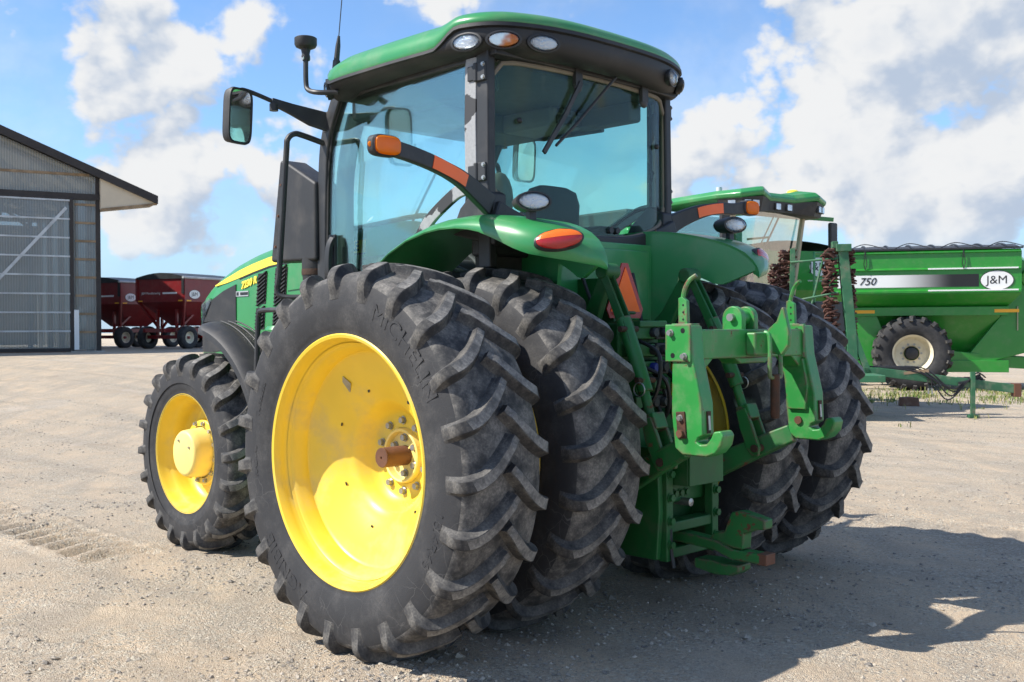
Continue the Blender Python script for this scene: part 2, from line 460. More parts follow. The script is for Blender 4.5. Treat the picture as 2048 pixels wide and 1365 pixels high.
# ------------------------------------------------------------------ mesh helpers
class MB:
    def __init__(s):
        s.v = []
        s.f = []

    def add(s, vs, fs):
        k = len(s.v)
        s.v += [tuple(v) for v in vs]
        s.f += [[i + k for i in f] for f in fs]
        return s

    def box(s, c, size, rot=None):
        x, y, z = (a / 2 for a in size)
        vs = [Vector((sx * x, sy * y, sz * z)) for sx in (-1, 1) for sy in (-1, 1) for sz in (-1, 1)]
        if rot is not None:
            vs = [rot @ v for v in vs]
        c = Vector(c)
        return s.add([v + c for v in vs], [(0, 1, 3, 2), (4, 6, 7, 5), (0, 4, 5, 1), (2, 3, 7, 6), (0, 2, 6, 4), (1, 5, 7, 3)])

    def bb(s, x0, x1, y0, y1, z0, z1):
        return s.box(((x0 + x1) / 2, (y0 + y1) / 2, (z0 + z1) / 2), (abs(x1 - x0), abs(y1 - y0), abs(z1 - z0)))

    def prism(s, poly, axis, a, b):
        n = len(poly)
        area = sum(poly[i][0] * poly[(i + 1) % n][1] - poly[(i + 1) % n][0] * poly[i][1] for i in range(n))
        if area < 0:
            poly = poly[::-1]

        def P(p, h):
            return {'x': (h, p[0], p[1]), 'y': (p[0], h, p[1]), 'z': (p[0], p[1], h)}[axis]
        vs = [P(p, a) for p in poly] + [P(p, b) for p in poly]
        flip = (axis == 'y') != (b < a)
        fs = [list(range(n))[::-1], list(range(n, 2 * n))] + [[i, (i + 1) % n, n + (i + 1) % n, n + i] for i in range(n)]
        if flip:
            fs = [f[::-1] for f in fs]
        return s.add(vs, fs)

    def loft(s, rings, closed=True, cap=True):
        n = len(rings[0])
        k = len(rings)
        vs = [p for r in rings for p in r]
        fs = []
        for i in range(k - 1):
            for j in range(n if closed else n - 1):
                a, b2 = i * n + j, i * n + (j + 1) % n
                fs.append([a, b2, b2 + n, a + n])
        if cap and closed:
            fs.append(list(range(n))[::-1])
            fs.append([(k - 1) * n + j for j in range(n)])
        return s.add(vs, fs)

    def tube(s, pts, r, n=10, cap=True, closed=False):
        pts = [Vector(p) for p in pts]
        rr = r if isinstance(r, (list, tuple)) else [r] * len(pts)
        rings = []
        up = None
        m_ = len(pts)
        for i, p in enumerate(pts):
            if closed:
                d = (pts[(i + 1) % m_] - pts[i - 1]).normalized()
            else:
                d = (pts[min(i + 1, m_ - 1)] - pts[max(i - 1, 0)]).normalized()
            if up is None:
                up = Vector((0, 0, 1)) if abs(d.z) < 0.9 else Vector((1, 0, 0))
            a = d.cross(up).normalized()
            up = a.cross(d).normalized()
            rings.append([p + (a * cos(2 * pi * j / n) + up * sin(2 * pi * j / n)) * rr[i] for j in range(n)])
        if closed:
            rings.append(rings[0])
        return s.loft(rings, cap=cap and not closed)

    def bar(s, pts, w, h, side=(0, 1, 0)):
        """rectangular section swept along a path; w across `side`, h across the other way"""
        pts = [Vector(p) for p in pts]
        ww = w if isinstance(w, (list, tuple)) else [w] * len(pts)
        hh = h if isinstance(h, (list, tuple)) else [h] * len(pts)
        rings = []
        for i, p in enumerate(pts):
            d = (pts[min(i + 1, len(pts) - 1)] - pts[max(i - 1, 0)]).normalized()
            sd = Vector(side)
            sd = (sd - d * sd.dot(d)).normalized()
            u = sd.cross(d).normalized()
            rings.append([p + sd * a * ww[i] / 2 + u * b2 * hh[i] / 2 for a, b2 in ((-1, -1), (1, -1), (1, 1), (-1, 1))])
        return s.loft(rings)

    def lathe(s, prof, n=48, axis='y', c=(0, 0, 0), cap=False):
        """prof: (offset along axis, radius)"""
        rings = []
        for a, r in prof:
            ring = []
            for j in range(n):
                q = 2 * pi * j / n
                u, w = r * cos(q), r * sin(q)
                ring.append({'y': (c[0] + u, c[1] + a, c[2] + w), 'x': (c[0] + a, c[1] + u, c[2] + w), 'z': (c[0] + u, c[1] + w, c[2] + a)}[axis])
            rings.append(ring)
        return s.loft(rings, cap=cap)

    def cyl(s, a, b, r, n=16):
        return s.tube([a, b], r, n)

    def bolt(s, c, d, r=0.014, h=0.012):
        c, d = Vector(c), Vector(d).normalized()
        s.tube([c, c + d * h * 0.25], r * 1.3, 12)
        return s.tube([c + d * h * 0.25, c + d * h], r, 6)

    def sphere(s, c, r, n=12, m_=8):
        c = Vector(c)
        rx, ry, rz = r if isinstance(r, (tuple, list)) else (r, r, r)
        rings = []
        for i in range(m_ + 1):
            q = -pi / 2 + pi * i / m_
            k = max(cos(q), 0.002)
            rings.append([c + Vector((rx * k * cos(2 * pi * j / n), ry * k * sin(2 * pi * j / n), rz * sin(q))) for j in range(n)])
        return s.loft(rings)

    def xf(s, mtx, start=0):
        s.v = s.v[:start] + [tuple(mtx @ Vector(v)) for v in s.v[start:]]
        return s

    def mesh(s, name, smooth=35):
        me = bpy.data.meshes.new(name)
        me.from_pydata(s.v, [], s.f)
        bm = bmesh.new()
        bm.from_mesh(me)
        bmesh.ops.recalc_face_normals(bm, faces=bm.faces)
        bm.to_mesh(me)
        bm.free()
        if smooth:
            me.shade_smooth()
            me.set_sharp_from_angle(angle=radians(smooth))
        return me

    def build(s, name, material, parent=None, smooth=35, bevel=0.0, seg=2):
        me = s.mesh(name, smooth)
        return put(name, me, material, parent, bevel, seg)


def put(name, me, material, parent=None, bevel=0.0, seg=2):
    o = bpy.data.objects.new(name, me)
    COL.objects.link(o)
    if material and not me.materials:
        me.materials.append(MATS[material])
    o.parent = parent
    if bevel:
        md = o.modifiers.new('bevel', 'BEVEL')
        md.width = bevel
        md.segments = seg
        md.limit_method = 'ANGLE'
        md.angle_limit = radians(40)
        md.harden_normals = True
    return o


def empty(name, loc=(0, 0, 0), rz=0.0, parent=None):
    o = bpy.data.objects.new(name, None)
    COL.objects.link(o)
    o.location = loc
    o.rotation_euler = (0, 0, rz)
    o.empty_display_size = 0.2
    o.parent = parent
    return o


def tag(o, label, cat, group=None, kind=None):
    if label:
        o['label'] = label
    if cat:
        o['category'] = cat
    if group:
        o['group'] = group
    if kind:
        o['kind'] = kind
    return o


def dup(root, parent=None):
    c = root.copy()
    COL.objects.link(c)
    c.parent = parent
    for ch in list(root.children):
        dup(ch, c)
    return c


def text_mesh(txt, size=1.0, extrude=0.002, shear=0.0, bold=0.0, spacing=1.0):
    cu = bpy.data.curves.new('lettering', 'FONT')
    cu.body = txt
    cu.size = size
    cu.extrude = extrude
    cu.shear = shear
    cu.offset = bold
    cu.space_character = spacing
    cu.align_x = 'CENTER'
    cu.align_y = 'CENTER'
    cu.resolution_u = 3
    o = bpy.data.objects.new('lettering', cu)
    COL.objects.link(o)
    bpy.context.view_layer.update()
    me = bpy.data.meshes.new_from_object(o.evaluated_get(bpy.context.evaluated_depsgraph_get()))
    bpy.data.objects.remove(o)
    bpy.data.curves.remove(cu)
    return me


def text(name, txt, size, material, parent, origin, xdir, ydir, **kw):
    me = text_mesh(txt, size, **kw)
    x, y = Vector(xdir).normalized(), Vector(ydir).normalized()
    z = x.cross(y)
    me.transform(Matrix(((x.x, y.x, z.x, origin[0]), (x.y, y.y, z.y, origin[1]), (x.z, y.z, z.z, origin[2]), (0, 0, 0, 1))))
    me.materials.clear()
    return put(name, me, material, parent)


def spline(pts, n=8):
    pts = [Vector(p) for p in pts]
    out_ = []
    for i in range(len(pts) - 1):
        p0, p1, p2, p3 = pts[max(i - 1, 0)], pts[i], pts[i + 1], pts[min(i + 2, len(pts) - 1)]
        for k in range(n):
            u = k / n
            out_.append(0.5 * ((2 * p1) + (p2 - p0) * u + (2 * p0 - 5 * p1 + 4 * p2 - p3) * u * u + (3 * p1 - p0 - 3 * p2 + p3) * u ** 3))
    out_.append(pts[-1])
    return out_


def lerp(tab, x):
    if x <= tab[0][0]:
        return tab[0][1]
    for (a, b), (c, d) in zip(tab, tab[1:]):
        if x <= c:
            return b + (d - b) * (x - a) / (c - a)
    return tab[-1][1]


def sm(x):
    x = max(0.0, min(1.0, x))
    return x * x * (3 - 2 * x)


FH, RH = Vector((0.70985, -0.70435)), Vector((-0.70437, -0.70983))


def ground_z(x, y):
    """the yard rises a little towards the shed and the wagons"""
    p = Vector((x - CAM.x, y - CAM.y))
    d, s_ = p.dot(FH), p.dot(RH)
    return 0.95 * sm((d - 10) / 22) * sm((2.0 - s_) / 11)


def place(s_, d):
    """a spot in the yard: s_ metres sideways and d metres out from where the photographer stood"""
    q = Vector((CAM.x, CAM.y)) + FH * d + RH * s_
    return q.x, q.y, ground_z(q.x, q.y)


YAW = math.atan2(FH.y, FH.x)

# ================================================================== the yard
def axis_lines(lo, hi, step, far, grow=1.16):
    a = []
    x = lo
    while x <= hi:
        a.append(x)
        x += step
    s_, up_ = step, []
    x = a[-1]
    while x < far:
        s_ *= grow
        x += s_
        up_.append(x)
    s_, dn = step, []
    x = a[0]
    while x > -far:
        s_ *= grow
        x -= s_
        dn.append(x)
    return dn[::-1] + a + up_


def relief(x, y):
    near = max(0.0, 1.0 - math.hypot(x - 1, y + 0.5) / 14)
    h = 0.012 * noise.fractal(Vector((x * 1.1, y * 1.1, 0.3)), 0.9, 2.1, 6) * near
    u = x * cos(radians(42)) + y * sin(radians(42))
    w = -x * sin(radians(42)) + y * cos(radians(42))
    h += 0.011 * noise.noise(Vector((u * 0.5, w * 2.4, 4.0))) * near
    # old tyre prints in soft earth, in front of the wheels and behind
    for yc, x0, x1, d_ in ((1.50, 2.75, 9.0, 1.0), (-3.6, -3.0, 7.0, 0.6), (2.62, 0.4, 6.5, 0.40), (-5.2, -2.0, 9.0, 0.6), (3.35, 1.2, 8.0, 0.35)):
        e = abs(y - yc - 0.05 * noise.noise(Vector((x, 0, yc))))
        if e < 0.36 and x0 < x < x1:
            k = sm((x - x0) / 0.5) * sm((x1 - x) / 1.0) * d_ * (0.35 + 0.65 * sm(0.5 + 1.3 * noise.noise(Vector((x * 0.8, yc, 1)))))
            ph = (x + 0.55 * e) / 0.27
            rid = abs((ph % 1.0) - 0.5) * 2
            band = sm((0.30 - e) / 0.07)
            rim = sm(1 - abs(e - 0.30) / 0.07)
            h += k * (band * (0.062 * sm((rid - 0.35) / 0.4) - 0.034) + 0.050 * rim * (0.6 + 0.8 * noise.noise(Vector((x * 5, y * 5, 0)))))
    # two shallow cut lines in the gravel left of the tractor
    for k_, (ax, ay, bx, by) in enumerate(((2.0, 2.95, 0.6, 2.35), (2.6, 2.55, 1.4, 2.0))):
        dx, dy = bx - ax, by - ay
        L = math.hypot(dx, dy)
        q = ((x - ax) * dx + (y - ay) * dy) / L
        e = ((x - ax) * dy - (y - ay) * dx) / L + 0.04 * noise.noise(Vector((q * 2, k_, 0)))
        if -0.2 < q < L + 0.2 and abs(e) < 0.3:
            k = sm((q + 0.2) / 0.4) * sm((L + 0.2 - q) / 0.4)
            h += k * (0.034 * math.exp(-((e - 0.06) / 0.05) ** 2) - 0.026 * math.exp(-((e + 0.03) / 0.04) ** 2)) * (0.7 + noise.noise(Vector((x * 6, y * 6, 2))))
    return h


xs = axis_lines(-2.8, 6.2, 0.036, 900)
ys = axis_lines(-4.2, 3.6, 0.036, 900)
gv, gf = [], []
for x in xs:
    for y in ys:
        gv.append((x, y, ground_z(x, y) + (relief(x, y) if abs(x) < 15 and abs(y) < 15 else 0.0)))
ny = len(ys)
for i in range(len(xs) - 1):
    for j in range(ny - 1):
        a = i * ny + j
        gf.append((a, a + ny, a + ny + 1, a + 1))
me = bpy.data.meshes.new('ground')
me.from_pydata(gv, [], gf)
me.shade_smooth()
g = put('ground', me, 'gravel_ground')
tag(g, 'tan gravel and packed dirt of the machinery yard', None, kind='structure')

# loose stones, too many to count
vs, fs = [], []
for i in range(48000):
    d = 4.2 + 15 * random.random() ** 1.6
    s_ = (random.random() - 0.5) * 1.1 * d
    x, y, z = place(s_, d)
    if noise.noise(Vector((x * 0.7, y * 0.7, 9))) + 0.25 < random.random() * 0.6:
        continue
    r = 0.0035 + 0.012 * random.random() ** 3
    if random.random() < 0.012:
        r *= 2.0
    z += relief(x, y) + r * 0.15
    q = random.random() * 6.28
    k = len(vs)
    e = [r * (0.7 + 0.7 * random.random()) for _ in range(4)]
    hh = r * (0.45 + 0.4 * random.random())
    vs += [(x + e[j] * cos(q + j * pi / 2), y + e[j] * sin(q + j * pi / 2), z + (random.random() - .5) * r * .4) for j in range(4)]
    vs += [(x + (random.random() - .5) * r, y + (random.random() - .5) * r, z + hh), (x, y, z - hh)]
    fs += [(k + j, k + (j + 1) % 4, k + 4) for j in range(4)] + [(k + (j + 1) % 4, k + j, k + 5) for j in range(4)]
me = bpy.data.meshes.new('gravel')
me.from_pydata(vs, [], fs)
g = put('gravel', me, 'pebble')
tag(g, 'loose small grey and tan stones strewn over the yard', None, kind='stuff')

# ================================================================== the tractor
T = empty('tractor')
tag(T, 'green farm tractor with yellow wheels and dual rear tyres, parked on gravel', 'tractor')
ZR, YO, YI, RR = 0.935, 1.539, 0.812, 0.965
XF, YF, ZF, RFW = 2.924, 0.8675, 0.6865, 0.722


def tyre_profile(R, hw, rim, lug):
    """half section from crown to bead: (y, r)"""
    k = R - lug
    return [(0, k), (hw * 0.35, k - 0.002), (hw * 0.62, k - 0.009), (hw * 0.82, k - 0.022), (hw * 0.93, k - 0.045), (hw * 0.985, k - 0.085),
            (hw * 1.01, k - 0.13), (hw * 1.02, k - 0.17), (hw * 1.0, rim + 0.10), (hw * 0.96, rim + 0.055), (hw * 0.925, rim + 0.03), (hw * 0.91, rim + 0.004)]


def on_profile(pr, s_):
    """point and outward normal at arc length s_ from the crown centre"""
    acc = 0.0
    for (a, b), (c, d) in zip(pr, pr[1:]):
        L = math.hypot(c - a, d - b)
        if s_ <= acc + L or (c, d) == pr[-1]:
            u = (s_ - acc) / L
            tx, ty = (c - a) / L, (d - b) / L
            return a + (c - a) * u, b + (d - b) * u, -ty, tx
        acc += L


def smooth_prof(pr, n=4):
    return [(p.x, p.y) for p in spline([(a, b, 0) for a, b in pr], n)]


def lug_mesh(R, hw, rim, lug, sgn, path, wt, name, endk):
    pr = smooth_prof(tyre_profile(R, hw, rim, lug), 5)
    pts = [Vector((a, b, 0)) for a, b in path]
    pts = [(p.x, p.y) for p in spline([(a, b, 0) for a, b in path], 5)]
    n = len(pts)
    rings = []
    for i, (s_, tt) in enumerate(pts):
        s0 = abs(s_)
        y, r, nx, ny_ = on_profile(pr, s0)
        if nx < 0:
            nx, ny_ = -nx, -ny_
        if ny_ < 0 and s0 < hw:
            nx, ny_ = -nx, -ny_
        if s_ < 0:
            y, nx = -y, -nx
        # direction of the lug centreline in the (s, t) sheet
        a, b = pts[max(i - 1, 0)], pts[min(i + 1, n - 1)]
        ds, dt = b[0] - a[0], b[1] - a[1]
        L = math.hypot(ds, dt)
        ps, pt = -dt / L, ds / L
        u = i / (n - 1)
        w = wt[0] + (wt[1] - wt[0]) * u
        # full height on the tread, dying out on the sidewall
        h = lug * (1 - sm((u - endk) / (1.02 - endk)) * 0.97)
        if u < 0.06:
            h *= 0.86
        sec = []
        for off, hk in ((-0.5 * w - 0.024, -0.12), (-0.5 * w - 0.011, 0.22), (-0.5 * w - 0.001, 0.95), (-0.5 * w + 0.003, 1.0), (0.5 * w - 0.003, 1.0), (0.5 * w + 0.001, 0.95), (0.5 * w + 0.011, 0.22), (0.5 * w + 0.024, -0.12)):
            so, to = s_ + ps * off, tt + pt * off
            if abs(so) < 1e-6:
                so = 1e-6
            yy, rr_, mx, my = on_profile(pr, abs(so))
            if mx < 0:
                mx, my = -mx, -my
            if my < 0 and abs(so) < hw:
                mx, my = -mx, -my
            if so < 0:
                yy, mx = -yy, -mx
            q = to / R
            yq, rq = yy + mx * h * hk, rr_ + my * h * hk
            sec.append((-rq * cos(q), sgn * yq, rq * sin(q)))
        rings.append(sec)
    b = MB()
    b.loft(rings)
    me_ = b.mesh(name, 28)
    me_.materials.append(MATS['rubber_lug'])
    me_.materials.append(MATS['rubber_worn'])
    for i, p in enumerate(me_.polygons):
        if i % 8 == 3 and i // 8 < 22:
            p.material_index = 1
    return me_


REAR_PATH = [(-0.018, 0.118), (0.035, 0.062), (0.085, 0.010), (0.135, -0.034), (0.185, -0.064), (0.235, -0.080), (0.285, -0.086), (0.335, -0.089)]
FRONT_PATH = [(-0.014, 0.092), (0.03, 0.045), (0.075, 0.005), (0.12, -0.028), (0.16, -0.046), (0.20, -0.056), (0.24, -0.060), (0.275, -0.062)]
LUGS = {'rear': [lug_mesh(RR, 0.245, 0.60, 0.047, sg, REAR_PATH, (0.040, 0.060), 'tread_lug', 0.62) for sg in (1, -1)],
        'front': [lug_mesh(RFW, 0.198, 0.42, 0.042, sg, FRONT_PATH, (0.036, 0.055), 'tread_lug', 0.62) for sg in (1, -1)]}


def tyre_mesh(R, hw, rim, lug, n):
    pr = smooth_prof(tyre_profile(R, hw, rim, lug), 4)
    full = [(-a, b) for a, b in pr[::-1]] + pr[1:]
    b = MB().lathe(full, n)
    me_ = b.mesh('tyre', 60)
    me_.materials.append(MATS['rubber_side'])
    me_.materials.append(MATS['rubber_tread'])
    lim = R - lug - 0.055
    for p in me_.polygons:
        c = p.center
        if math.hypot(c.x, c.z) > lim:
            p.material_index = 1
    return me_


TYRE = {'rear': tyre_mesh(RR, 0.245, 0.60, 0.047, 112), 'front': tyre_mesh(RFW, 0.198, 0.42, 0.042, 88)}
bolt_me = MB().bolt((0, 0, 0), (0, 1, 0), 0.0165, 0.024).mesh('bolt')
bolt_me.materials.append(MATS['steel'])
bolt_sm = MB().bolt((0, 0, 0), (0, 1, 0), 0.014, 0.02).mesh('bolt')
bolt_sm.materials.append(MATS['steel'])


def bolts(parent, y, R, n, me_, q0=0.0, sy=1, x0=0, z0=0):
    for i in range(n):
        q = q0 + 2 * pi * i / n
        o_ = put('bolt', me_, None, parent)
        o_.location = (x0 + R * cos(q), y, z0 + R * sin(q))
        o_.rotation_euler = (0, random.random(), 0 if sy > 0 else pi)


def add_lugs(wheel, key, n, q0):
    for side in (0, 1):
        for i in range(n):
            o_ = put('tread_lug', LUGS[key][side], None, wheel)
            o_.rotation_euler = (0, q0 + 2 * pi * (i + 0.5 * side) / n, 0)


def arc_text(name, txt, R, q_mid, y, size, wheel, sgn=1):
    """raised lettering bent round the sidewall, tops outwards, reading clockwise seen from outside"""
    me_ = text_mesh(txt, size, 0.0016, bold=0.0)
    me_.materials.clear()
    for v in me_.vertices:
        q = q_mid - v.co.x / R * 1.15
        r = R + v.co.y
        v.co = Vector((-r * cos(q), y + v.co.z, r * sin(q)))
    return put(name, me_, 'rubber_letter', wheel)


def rim_profile(outer):
    # half section: (y, r) from outer flange to the hub; y positive outwards
    return [(0.168, 0.585), (0.190, 0.600), (0.212, 0.612), (0.224, 0.617), (0.230, 0.610), (0.226, 0.596), (0.205, 0.585), (0.182, 0.580), (0.160, 0.577), (0.148, 0.566), (0.138, 0.553), (0.112, 0.546),
            (0.090, 0.538), (0.072, 0.535), (0.060, 0.528), (0.052, 0.515), (0.030, 0.455), (0.000, 0.385), (-0.030, 0.330), (-0.046, 0.305), (-0.052, 0.290), (-0.072, 0.270), (-0.110, 0.245), (-0.140, 0.225), (-0.152, 0.205), (-0.156, 0.175), (-0.156, 0.142)]


for k, (yy, outer) in enumerate(((YO, True), (YI, False), (-YI, False), (-YO, True))):
    sg = 1 if yy > 0 else -1
    wheel = empty('rear_wheel', (0, yy, ZR), 0, T)
    put('tyre', TYRE['rear'], None, wheel)
    add_lugs(wheel, 'rear', 23, 0.05 + 0.09 * k)
    prof = rim_profile(outer)
    b = MB().lathe([(sg * a, r) for a, r in prof], 96)
    # barrel to the inner flange
    b.lathe([(sg * a, r) for a, r in [(0.160, 0.572), (0.10, 0.536), (0.05, 0.528), (-0.10, 0.528), (-0.16, 0.565), (-0.205, 0.580), (-0.226, 0.600), (-0.224, 0.617), (-0.20, 0.606), (-0.17, 0.585)]], 96)
    rim = b.build('rim', 'yellow', wheel, 40)
    if outer:
        # clamp hub with its raised ring, inner disc, split keyway and axle shaft
        b = MB().lathe([(sg * a, r) for a, r in [(-0.175, 0.142), (-0.150, 0.140), (-0.132, 0.136), (-0.128, 0.130), (-0.132, 0.122), (-0.162, 0.116), (-0.166, 0.108), (-0.166, 0.045)]], 48)
        b.box((-0.055, sg * -0.162, 0.055), (0.06, 0.012, 0.008), Matrix.Rotation(radians(40), 3, 'Y'))
        b.build('hub', 'yellow_pale', wheel, 40)
        b = MB().lathe([(sg * a, r) for a, r in [(-0.25, 0.05), (-0.034, 0.05), (-0.030, 0.0475), (-0.022, 0.0475), (-0.016, 0.050), (-0.011, 0.0475), (-0.010, 0.007), (-0.018, 0.006), (-0.02, 0.001)]], 32)
        b.build('axle_shaft', 'rust_steel', wheel, 40)
        bolts(wheel, sg * -0.156, 0.178, 10, bolt_me, pi / 2, sg)
        bolts(wheel, sg * -0.166, 0.090, 6, bolt_me, pi / 6, sg)
        for q in (pi / 2 - 0.05, -pi / 2 + 0.05, pi + 0.4, -0.42 + pi):
            o_ = MB().lathe([(sg * -0.1655, 0.009), (sg * -0.1645, 0.0005)], 12).build('bolt_hole', 'decal_black', wheel)
            o_.location = (0.09 * cos(q), 0, 0.09 * sin(q))
        # small drain holes and the diamond opening of the disc
        for q, r in ((1.25, 0.345), (0.42, 0.36), (-0.48, 0.345), (-1.35, 0.36), (2.2, 0.35), (3.9, 0.35)):
            yd = lerp([(0.305, -0.046), (0.33, -0.030), (0.385, 0.0), (0.455, 0.03)], r)
            o_ = MB().lathe([(sg * 0.0025, 0.010), (sg * 0.003, 0.0005)], 10).build('disc_hole', 'decal_black', wheel)
            o_.location = (r * cos(q), sg * yd, r * sin(q))
        q, r = 0.98, 0.43
        b = MB().prism([(0.036, 0), (0.0, 0.046), (-0.036, 0), (0.0, -0.046)], 'y', 0, 0.003)
        o_ = b.build('disc_opening', 'steel', wheel)
        o_.location = (r * cos(q), sg * 0.0195, r * sin(q))
        o_.rotation_euler = (radians(-24) * sg, 0.15, 0)
    else:
        MB().lathe([(sg * a, r) for a, r in [(-0.156, 0.145), (-0.12, 0.142), (-0.10, 0.12), (-0.10, 0.05)]], 40).build('hub', 'yellow', wheel, 40)
    if k == 0:
        arc_text('lettering', 'MICHELIN', 0.765, radians(47), 0.2498, 0.115, wheel)
        arc_text('lettering', 'AGRIBIB', 0.745, radians(231), 0.2492, 0.105, wheel)
        arc_text('lettering', '18.4R46', 0.75, radians(-22), 0.2494, 0.075, wheel)
        arc_text('lettering', 'RADIAL', 0.735, radians(184), 0.2488, 0.042, wheel)
        arc_text('lettering', 'TUBELESS', 0.735, radians(158), 0.2488, 0.040, wheel)

# front wheels
for yy in (YF, -YF):
    sg = 1 if yy > 0 else -1
    wheel = empty('front_wheel', (XF, yy, ZF), 0, T)
    put('tyre', TYRE['front'], None, wheel)
    add_lugs(wheel, 'front', 20, 0.11)
    prof = [(0.12, 0.41), (0.155, 0.425), (0.175, 0.436), (0.182, 0.432), (0.178, 0.420), (0.15, 0.408), (0.11, 0.400), (0.095, 0.388), (0.06, 0.372), (0.01, 0.366), (-0.02, 0.355), (-0.045, 0.320), (-0.05, 0.28)]
    b = MB().lathe([(sg * a, r) for a, r in prof], 72)
    b.lathe([(sg * a, r) for a, r in [(0.09, 0.40), (-0.10, 0.37), (-0.17, 0.42), (-0.182, 0.436)]], 72)
    b.build('rim', 'yellow', wheel, 40)
    # four-lobed disc, planetary hub and faded cap
    b = MB()
    poly = []
    for i in range(64):
        q = 2 * pi * i / 64
        poly.append(((0.285 + 0.035 * cos(4 * q + 0.6)) * cos(q), (0.285 + 0.035 * cos(4 * q + 0.6)) * sin(q)))
    b.prism(poly, 'y', sg * -0.05, sg * -0.005)
    b.lathe([(sg * a, r) for a, r in [(-0.01, 0.245), (0.035, 0.240), (0.045, 0.232), (0.048, 0.19)]], 56)
    b.build('hub', 'yellow', wheel, 40, bevel=0.006)
    b = MB().lathe([(sg * a, r) for a, r in [(0.03, 0.182), (0.13, 0.172), (0.172, 0.166), (0.185, 0.155), (0.188, 0.14), (0.188, 0.06), (0.190, 0.001)]], 56)
    b.build('hub_cap', 'yellow_pale', wheel, 40)
    bolts(wheel, sg * 0.047, 0.212, 12, bolt_sm, 0.2, sg)
    for (dx, dz) in ((0.06, 0.09), (-0.09, 0.05)):
        o_ = put('bolt', bolt_sm, None, wheel)
        o_.location = (dx, sg * 0.188, dz)
        o_.scale = (0.55, 0.5, 0.55)
        o_.rotation_euler = (0, 0, 0 if sg > 0 else pi)

# ---------------------------------------------------------------- chassis
b = MB().bb(-0.42, 0.75, -0.30, 0.30, 0.55, 1.45)
b.bb(0.7, 1.9, -0.26, 0.26, 0.62, 1.30)
b.bb(1.85, 3.75, -0.22, 0.22, 0.70, 1.25)
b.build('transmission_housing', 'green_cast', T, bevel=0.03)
for sg in (1, -1):
    b = MB().lathe([(sg * a, r) for a, r in [(0.28, 0.24), (0.34, 0.22), (0.40, 0.16), (0.80, 0.14), (1.25, 0.06), (1.34, 0.049)]], 28, c=(0, 0, ZR))
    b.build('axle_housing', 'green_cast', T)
b = MB().tube([(XF, -0.75, ZF), (XF, -0.3, ZF + 0.03), (XF, 0.3, ZF + 0.03), (XF, 0.75, ZF)], [0.09, 0.12, 0.12, 0.09], 16)
b.bb(XF - 0.3, XF + 0.4, -0.2, 0.2, 0.60, 0.85)
b.build('front_axle', 'green_cast', T, bevel=0.02)
# fuel tank and steps under the cab door
b = MB()
for (x0, x1) in ((1.02, 2.06),):
    b.prism([(0.36, 0.42), (0.42, 0.36), (0.92, 0.36), (1.00, 0.42), (1.00, 0.98), (0.92, 1.06), (0.36, 1.06)], 'x', x0, x1)
b.build('fuel_tank', 'green', T, bevel=0.04, seg=3)
b = MB()
for i in range(4):
    b.bb(1.30, 1.72, 0.98, 1.12, 0.55 + 0.27 * i, 0.58 + 0.27 * i)
for x in (1.30, 1.72):
    b.bb(x - 0.012, x + 0.012, 1.0, 1.12, 0.5, 1.42)
b.build('step_ladder', 'black', T, bevel=0.005)
# engine bay behind the hood vents
MB().bb(1.7, 3.7, -0.36, 0.36, 1.15, 1.75).build('engine_block', 'dark', T)

# ---------------------------------------------------------------- hood
HOODW = [(1.55, 0.44), (2.6, 0.452), (3.2, 0.450), (3.55, 0.438), (3.75, 0.415), (3.88, 0.375), (3.96, 0.30), (4.0, 0.20)]
HOODZ = [(1.55, 2.285), (2.0, 2.275), (2.4, 2.245), (2.7, 2.205), (3.0, 2.155), (3.25, 2.095), (3.5, 2.01), (3.75, 1.91), (3.88, 1.84), (3.96, 1.75), (4.0, 1.62)]


def hw_(x):
    return lerp(HOODW, x)


def hz_(x):
    return lerp(HOODZ, x)


rings = []
for x in [1.55 + i * 0.06 for i in range(39)] + [3.90, 3.93, 3.96, 3.98, 4.0]:
    w, z = hw_(x), hz_(x)
    half = [(w, 1.38), (w + 0.004, 1.55), (w + 0.004, z - 0.20), (w, z - 0.105), (w - 0.012, z - 0.060), (w - 0.04, z - 0.024), (w - 0.09, z), (w * 0.6, z + 0.022), (w * 0.3, z + 0.035)]
    ring = [(x, a, c) for a, c in half] + [(x, 0, z + 0.04)] + [(x, -a, c) for a, c in half[::-1]]
    rings.append(ring)
hood = MB().loft(rings).build('hood', 'green', T, 45)


def hood_patch(name, cols, material, th=0.006, parent=hood, sg=1, off=0.004):
    """a thin panel lying on the flank of the hood; cols = (x, z low, z high)"""
    b_ = MB()
    rows = []
    for x, zl, zh in cols:
        n = 6
        rows.append([(x, zl + (zh - zl) * j / n) for j in range(n + 1)])
    inn, out_ = [], []
    for r in rows:
        inn.append([(x, sg * (hw_(x) + off - 0.012), z) for x, z in r])
        out_.append([(x, sg * (hw_(x) + off + th), z) for x, z in r])
    n = len(rows[0])
    rings_ = []
    for a, c in zip(inn, out_):
        rings_.append(a + c[::-1])
    b_.loft(rings_)
    return b_.build(name, material, parent, 30)


